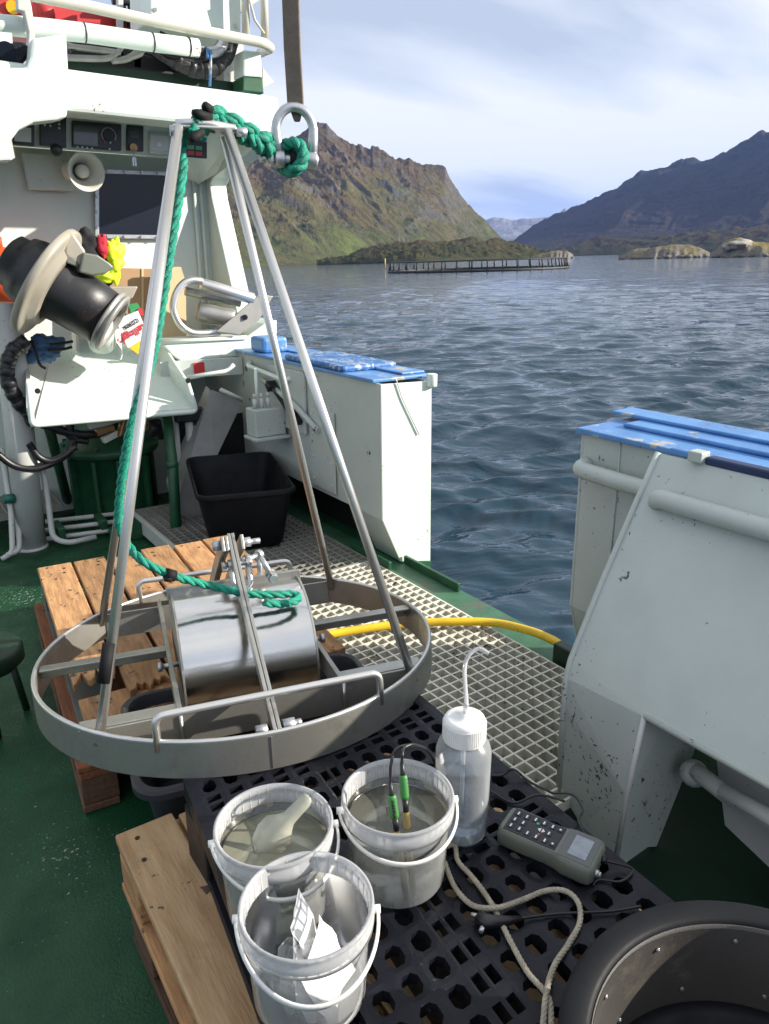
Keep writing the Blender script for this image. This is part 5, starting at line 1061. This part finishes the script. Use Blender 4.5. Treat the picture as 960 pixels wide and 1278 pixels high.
hpth = spline([q(30,428,4.12), q(18,436,4.12), q(10,452,4.12), q(9,470,4.12), q(16,490,4.12), q(27,506,4.12), q(37,515,4.12), q(41,524,4.15)], 10)
part(MB().tube(hpth, .034, 12), 'hose', M['hose_black'], ch)
Pp, Tt = resample(hpth, .055)
for p, t_ in zip(Pp, Tt): part(MB().tube([p-t_*.021, p-t_*.018, p+t_*.018, p+t_*.021], [.034,.0385,.0385,.034], 12), 'hose_band', M['hose_black'], ch)
hh = thing('hydraulic_hoses', 'black hydraulic hoses looping below the white tray', 'hose', tuple(q(60,585,4.15)))
for pts, r_ in (([(52,529),(75,537),(100,542),(125,541),(140,536)],.024), ([(45,527),(70,532),(88,545),(92,556),(80,570),(62,580),(40,585),(15,580),(-8,562)],.018), ([(36,553),(48,570),(65,575),(85,565),(92,550),(110,551)],.019), ([(88,520),(88,540),(95,548)],.022)):
    part(MB().tube(spline([q(a,b,4.16) for a, b in pts], 8), r_, 10), 'hose', M['hose_black'], hh)
# green hydraulic winch housing under the tray
gw = thing('winch_drum', 'dark green round winch housing under the white tray', 'winch', (1.15,4.56,0))
part(MB().lathe([(.25,.0),(.25,.40),(.275,.405),(.285,.42),(.285,.455),(.25,.47),(.20,.56),(.16,.58),(.16,.70),(0,.70)], (1.15,4.56,0), 40), 'housing', M['green_paint'], gw)
for a in range(0, 360, 30): d = Vector((cos(R(a)), sin(R(a)), 0)); c0 = Vector((1.15,4.56,0)); part(MB().tube([c0+d*.265+Vector((0,0,.455)), c0+d*.265+Vector((0,0,.478))], .012, 6), 'bolt', M['green_paint'], gw); 
for a in (200,235,262,300): d = Vector((cos(R(a)), sin(R(a)), 0)); part(MB().bar(Vector((1.15,4.56,0))+d*.262, Vector((1.15,4.56,.40))+d*.262, .02, .05, d), 'stiffener', M['green_paint'], gw)
vbk = thing('valve_block', 'rusty hydraulic valves and a black motor above the green winch', 'valve block', tuple(q(150,540,4.1)))
for a, b, c, d, mm in ((110,532,150,522,'grey_white_paint'),(120,541,142,533,'brass'),(150,545,156,520,'brass'),(128,550,147,540,'cream_horn'),(176,536,190,530,'brass')): part(MB().bar(q(a,b,4.1), q(c,d,4.12), .035, .035), 'valve', M[mm], vbk, .006)
part(MB().tube([q(184,536,4.12), q(200,533,4.14)], .05, 16).tube([q(196,524,4.12), q(202,548,4.12)], .02, 10), 'motor', M['hose_black'], vbk, .006)
fmr = thing('tray_frame', 'green tubular frame legs carrying the white tray', 'frame', (1.3,4.2,0))
lowp = on(221,682,z=.0); part(MB().tube([q(207,515,4.05), q(216,582,4.02), lowp], .030, 14), 'leg', M['green_paint'], fmr); part(MB().ball(q(215,580,4.02), .037, 12, 8), 'joint', M['green_paint'], fmr)
part(MB().tube([q(62,536,4.3), on(86,632,z=.0)], .028, 12), 'leg', M['green_paint'], fmr)
part(MB().box((1.08,4.02,.004),(1.14,4.18,.09)).box((.98,4.05,.004),(1.079,4.15,.06)), 'foot', M['green_paint'], fmr)
dp = thing('deck_pipes', 'thin white pipes running along the green deck', 'pipe', (.8,4.2,.02))
for k, (z_, y_) in enumerate(((.03,4.20),(.055,4.27),(.08,4.34))): part(MB().tube([(.60+.05*k,y_+.05,z_),(1.16,y_-.06,z_)], .014, 8), 'pipe', M['grey_white_paint'], dp)
for x_ in (.72,.95): part(MB().box((x_,4.17,.004),(x_+.04,4.33,.10)), 'clamp', M['green_paint'], dp, .008)
part(MB().tube(fillet([q(36,560,4.25), q(55,590,4.22), q(60,625,4.2), q(66,672,4.15), q(85,678,4.1), q(120,670,4.1)], .05), .016, 8), 'riser', M['grey_white_paint'], dp)
lg = thing('ladder_rail', 'thin white bent rails left of the pole', 'rail', tuple(q(12,690,4.15)))
part(MB().tube(fillet([q(2,560,4.3), q(14,640,4.2), q(16,690,4.1), q(2,698,4.1)], .04), .014, 8), 'rail', M['grey_white_paint'], lg); part(MB().tube(fillet([q(10,575,4.3), q(24,660,4.2), q(24,688,4.1), q(8,693,4.1)], .04), .014, 8), 'rail', M['grey_white_paint'], lg)
part(MB().tube([q(4,623,4.2), q(18,622,4.2)], .026, 12), 'clamp', mat('teal_paint', (.01,.12,.09), .4), lg)
grate('grey stair grating at the left edge behind the pole', .15, .80, 4.42, 5.3, M['grey_grating'], ztop=.16, p=.04)
gst = thing('green_bollard', 'green painted bollard stand cut off by the left edge', 'bollard', tuple(on(-6,905,z=.004)))
bc2 = on(-20,806,z=.30); part(MB().lathe([(0,.0),(.10,0),(.115,-.015),(.115,-.06),(.09,-.085),(0,-.085)], bc2, 28), 'top', M['deep_green'], gst)
for a in (20,140,260): d = Vector((cos(R(a)), sin(R(a)), 0)); part(MB().tube([bc2+d*.075+Vector((0,0,-.08)), Vector((bc2.x,bc2.y,.004))+d*.10], .012, 8), 'leg', M['deep_green'], gst)
# ------------------------------------------------------------------ things lying about on the counter
bu = solo(MB().ball(q(2,345,4.6), .17, 24, 16, (1,1,.9)).tube([q(2,345,4.6)+Vector((0,0,.15)), q(2,345,4.6)+Vector((0,0,.2))], .03, 10), 'buoy', M['orange'], 'orange round buoy half hidden behind the line hauler', 'buoy')
def lump(c, r, sc, seed, amp=.25, f=5, n=40):
    mb = MB().ball(c, r, n, n-6, sc)
    for i, v in enumerate(mb.v): p = Vector(v); d = (p-Vector(c)); mb.v[i] = tuple(p+d*amp*noise.fractal(p*f+Vector((seed, 0, 0)), 1, 2, 4))
    return mb
jk = thing('work_jacket', 'black, red and fluorescent yellow work jacket hung by the window', 'jacket', tuple(q(140,350,4.5)))
part(lump(q(112,310,4.55), .105, (1.0,.5,.85), 2, .5, 15), 'black_panel', M['cloth_black'], jk); part(lump(q(128,308,4.50), .062, (.42,.35,1.05), 5, .45, 18), 'red_panel', M['cloth_red'], jk)
part(lump(q(143,321,4.54), .095, (.62,.4,1.15), 9, .6, 15), 'yellow_panel', M['hivis'], jk); part(lump(q(130,342,4.55), .075, (1,.5,.6), 12, .6, 16), 'yellow_panel', M['hivis'], jk); part(lump(q(126,352,4.57), .06, (1,.6,.6), 14, .5, 16), 'black_panel', M['cloth_black'], jk)
bl = thing('blue_bag', 'crumpled blue bag with black straps under the line hauler', 'bag', tuple(q(60,452,4.2)))
part(lump(q(57,435,4.2), .075, (1.2,.7,.95), 21, .55, 16), 'bag_body', M['cloth_blue'], bl); part(MB().tube(spline([q(40,425,4.12), q(45,440,4.1), q(50,455,4.1), q(57,460,4.1)], 6), .007, 6).tube(spline([q(62,430,4.12), q(80,428,4.1), q(91,426,4.1)], 6), .007, 6).tube(spline([q(60,437,4.12), q(78,436,4.1), q(90,433,4.1)], 6), .007, 6), 'strap', M['cloth_black'], bl)
cb = thing('cardboard_box', 'brown cardboard box behind the left frame leg', 'box', tuple(q(180,440,4.6)))
part(MB().prism([q(137,334,4.6), q(212,336,4.6), q(212,445,4.6), q(137,445,4.6)], (0,.15,0)), 'carton', M['cardboard'], cb, .004); part(MB().bar(q(178,335,4.595), q(178,440,4.595), .012, .002, (0,1,0)), 'seam', M['tan_board'], cb)
tbd = solo(MB().prism([q(196,334,4.50), q(226,333,4.50), q(232,352,4.50), q(233,425,4.50), q(196,430,4.50)], (0,.02,0)), 'plywood_board', M['tan_board'], 'pale tan board with a hole standing behind the curved tube', 'board')
cbx = thing('cereal_box', 'white cereal box lying upside down with red script on it', 'cereal box', tuple(q(165,440,4.1)))
K = [q(144,399,4.02), q(172,388,4.02), q(187,425,4.02), q(171,443,4.02), q(160,436,4.02)]
part(MB().prism(K, (.02,.06,0)), 'carton', M['box_white'], cbx, .002)
xd = (q(155,425,4.02)-q(182,408,4.02)); yd = Vector((-xd.z*.0, 0, -1))
text("Kellogg's", .052, M['box_red'], cbx, q(166,416,4.015), xd, yd, 'lettering', .0006, .0012)
text('CORN', .030, M['black_ink'], cbx, q(164,404,4.015), xd, yd, 'lettering', .0006, .0008)
part(MB().prism([q(161,434,4.017), q(183,421,4.017), q(186,426,4.017), q(172,442,4.017)], (0,-.001,0)), 'yellow_band', M['box_yellow'], cbx)
part(MB().prism([q(160,380,4.06), q(172,378,4.06), q(176,386,4.06), q(164,391,4.06)], (0,.01,0)), 'green_flap', M['box_green'], cbx)
part(MB().prism([q(172,386,4.05), q(176,384,4.05), q(180,392,4.05), q(175,394,4.05)], (0,.01,0)), 'red_flap', M['box_red'], cbx)
# ================================================================== on the boat deck above
up = thing('rail_pipe', 'thick white horizontal pipe above the deck beam with black clamps', 'pipe', tuple(q(120,80,4.32)))
part(MB().tube([q(-70,28,4.32), q(0,31,4.32), q(60,36,4.32), q(110,41.5,4.32), q(190,53,4.32), q(247,60,4.32)], .044, 18), 'pipe', M['white_paint'], up)
for a, b in ((105,41),(190,53),(235,58)): part(MB().tube([q(a-.8,b-.1,4.32), q(a+.8,b+.1,4.32)], .0465, 18), 'clamp', M['hose_black'], up)
ur = thing('guard_rail', 'off white tubular guard rail of the upper deck', 'guard rail', tuple(q(300,60,4.3)))
part(MB().tube(fillet([q(-40,-22,4.30), q(60,-2,4.30), q(110,8,4.30), q(190,26,4.30), q(270,42,4.30), q(330,54,4.30), q(338,60,4.45), q(325,66,4.8)], .04), .027, 14), 'rail', M['cream_horn'], ur)
for a, b, c, d in ((306,-40,307,44),(328,-60,331,50)): part(MB().tube([q(a,b,4.33), q(c,d,4.33)], .022, 12), 'stanchion', M['cream_horn'], ur)
part(MB().tube([q(309,-10,4.3), q(318,25,4.3), q(330,42,4.3)], .008, 6), 'brace', M['cream_horn'], ur); part(MB().tube([q(285,18,4.5), q(322,-8,4.5)], .03, 8), 'brace', M['cream_horn'], ur)
wp = thing('equipment_cabinet', 'white rectangular cabinet on the upper rail', 'cabinet', tuple(q(245,40,4.5)))
part(MB().prism([q(187,-60,4.42), q(301,-60,4.42), q(301,44,4.42), q(188,24,4.42)], (0,.35,0)), 'case', M['white_paint'], wp, .008)
for a, b in ((194,12),(294,32)): part(MB().tube([q(a,b,4.42), q(a,b,4.41)], .011, 8), 'screw', M['grey_white_paint'], wp)
rb = thing('red_beam', 'red painted crane beam behind the upper rails', 'crane beam', tuple(q(80,40,5.2)))
part(MB().prism([q(-60,-10,5.2), q(55,-12,5.2), q(190,30,5.2), q(192,62,5.2), q(60,42,5.2), q(-60,40,5.2)], (0,.3,0)), 'beam', M['red_paint'], rb, .02)
part(MB().tube([q(54,5,5.1), q(56,42,5.1)], .06, 16).tube([q(48,16,5.05), q(66,18,5.05)], .05, 10), 'pivot', M['red_paint'], rb); part(MB().tube([q(16,9,5.19), q(16,9,5.17)], .035, 14), 'yellow_badge', M['box_yellow'], rb)
fd = thing('flood_lamp', 'black flood lamp with a white tag at the top left edge', 'lamp', tuple(q(10,80,4.2)))
part(MB().prism([q(-40,46,4.12), q(32,52,4.12), q(38,60,4.12), q(36,72,4.12), q(26,82,4.12), q(-40,80,4.12)], (0,.12,0)), 'case', M['black_plastic'], fd, .015)
part(MB().prism([q(-20,38,4.11), q(15,41,4.11), q(16,54,4.11), q(-20,50,4.11)], (0,.006,0)), 'tag', M['white_paint'], fd); part(MB().tube([q(8,64,4.12), q(8,64,4.10)], .04, 16), 'lens', M['glass_dark'], fd)
br = thing('rail_bracket', 'bent grey bracket plate carrying the thick white pipe', 'bracket', tuple(q(38,76,4.22)))
part(MB().prism([q(21,-15,4.22), q(34,-15,4.22), q(40,10,4.22), q(44,40,4.22), q(44,72,4.22), q(34,74,4.22), q(36,40,4.22), q(30,14,4.22), q(22,12,4.22)], (0,.05,0)), 'plate', M['grey_white_paint'], br, .005)
cm = thing('hatch_coaming', 'dark green coaming and grey beams under the upper rail', 'coaming', tuple(q(190,100,4.7)))
part(MB().prism([q(82,76,4.55), q(305,104,4.55), q(305,118,4.55), q(82,92,4.55)], (0,.03,0)), 'coaming', M['deep_green'], cm); part(MB().prism([q(150,68,5.3), q(300,92,5.3), q(300,105,5.3), q(150,80,5.3)], (0,.1,0)), 'beam', M['plate_grey'], cm)
part(MB().prism([q(288,48,4.7), q(304,52,4.7), q(304,112,4.7), q(288,110,4.7)], (0,.1,0)), 'post', M['grey_white_paint'], cm); part(MB().prism([q(168,0,5.0), q(176,0,5.0), q(176,88,5.0), q(168,86,5.0)], (0,.05,0)), 'post', M['grey_white_paint'], cm); part(MB().prism([q(148,-10,5.0), q(154,-10,5.0), q(154,80,5.0), q(148,80,5.0)], (0,.05,0)), 'post', M['grey_white_paint'], cm)
for pts in ([(82,57),(120,62),(150,66)], [(84,72),(130,73),(146,66),(154,52),(155,40)], [(140,76),(160,73),(170,62),(172,50)], [(160,72),(176,66),(181,54)]): part(MB().tube(spline([q(a,b,4.5) for a, b in pts], 8), .016, 8), 'pipe', M['worn_alloy'], cm)
ms = thing('mast_foot', 'white mast foot with green painted base at the corner of the deck beam', 'mast foot', tuple(q(316,116,4.4)))
part(MB().prism([q(304,62,4.4), q(326,64,4.4), q(328,97,4.4), q(304,95,4.4)], (0,.14,0)), 'post', M['white_paint'], ms, .01); part(MB().prism([q(303.5,95.2,4.398), q(328.5,97.2,4.398), q(330,117,4.398), q(303,114,4.398)], (0,.145,0)), 'base', M['green_paint'], ms, .008)
part(MB().prism([q(328,84,4.7), q(342,102,4.7), q(328,110,4.7)], (0,.2,0)), 'gusset', M['grey_white_paint'], ms)
hs_ = thing('hose_bundle', 'thick black hose bundle tied with blue cord on the upper deck', 'hose', tuple(q(240,95,4.45)))
hb = spline([q(188,54,4.46), q(205,64,4.46), q(222,76,4.46), q(240,85,4.46), q(258,87,4.46), q(272,80,4.46), q(283,66,4.46), q(287,52,4.46)], 8)
part(MB().tube(hb, .047, 12), 'hose', M['hose_black'], hs_); Pp, Tt = resample(hb, .07)
for p, t_ in zip(Pp, Tt): part(MB().tube([p-t_*.02, p+t_*.02], .0495, 12), 'hose_band', M['hose_black'], hs_)
part(MB().tube(spline([q(258,66,4.42), q(270,64,4.42), q(277,56,4.42), q(278,48,4.42)], 8), .032, 12), 'ribbed_pipe', M['zinc'], hs_)
part(MB().tube([q(263,62,4.38), q(263,84,4.38), q(262,108,4.40)], .008, 6).tube([q(259,60,4.38), q(259,72,4.38)], .008, 6), 'blue_tie', M['blue_paint'], hs_)
for k in range(7):
    g = random.Random(k); pts = [q(195+g.uniform(-8,20), 56+g.uniform(0,10), 4.44), q(212+g.uniform(-5,15), 68+g.uniform(0,12), 4.42), q(238+g.uniform(-5,15), 72+g.uniform(-4,8), 4.42), q(252+g.uniform(-3,8), 62+g.uniform(-4,6), 4.42)]
    part(MB().tube(spline(pts, 6), .007, 6), 'cable', M['hose_black'], hs_)
for k, (a, b, c, d) in enumerate(((85,58,108,47),(88,64,118,46),(200,40,240,62),(120,52,190,70))): part(MB().tube([q(a,b,4.5), q(c,d,4.5)], .009, 6), 'cable', M['hose_black'], hs_)
for k in range(9): part(MB().tube([q(150+k*5,-8,5.15), q(146+k*5+(k%3)*4,34,5.15)], .012, 6), 'lattice', M['hose_black'], hs_)
part(MB().tube([q(140,14,5.1), q(192,22,5.1)], .016, 6).tube([q(140,2,5.1), q(192,6,5.1)], .016, 6), 'lattice', M['hose_black'], hs_)
part(MB().prism([q(88,52,5.0), q(292,84,5.0), q(292,104,5.0), q(88,84,5.0)], (0,.08,0)), 'shade_panel', M['shade_black'], hs_)  # this panel and those below are added, painting the cavity's shade black
part(MB().prism([q(100,74,4.9), q(288,100,4.9), q(288,108,4.9), q(100,84,4.9)], (0,.08,0)), 'shade_panel', M['shade_black'], hs_)
part(MB().prism([q(200,58,4.9), q(288,60,4.9), q(288,86,4.9), q(215,78,4.9)], (0,.08,0)), 'shade_panel', M['shade_black'], hs_)
part(MB().prism([q(110,52,5.1), q(190,58,5.1), q(190,76,5.1), q(110,66,5.1)], (0,.08,0)), 'shade_panel', M['hose_black'], hs_, .01)
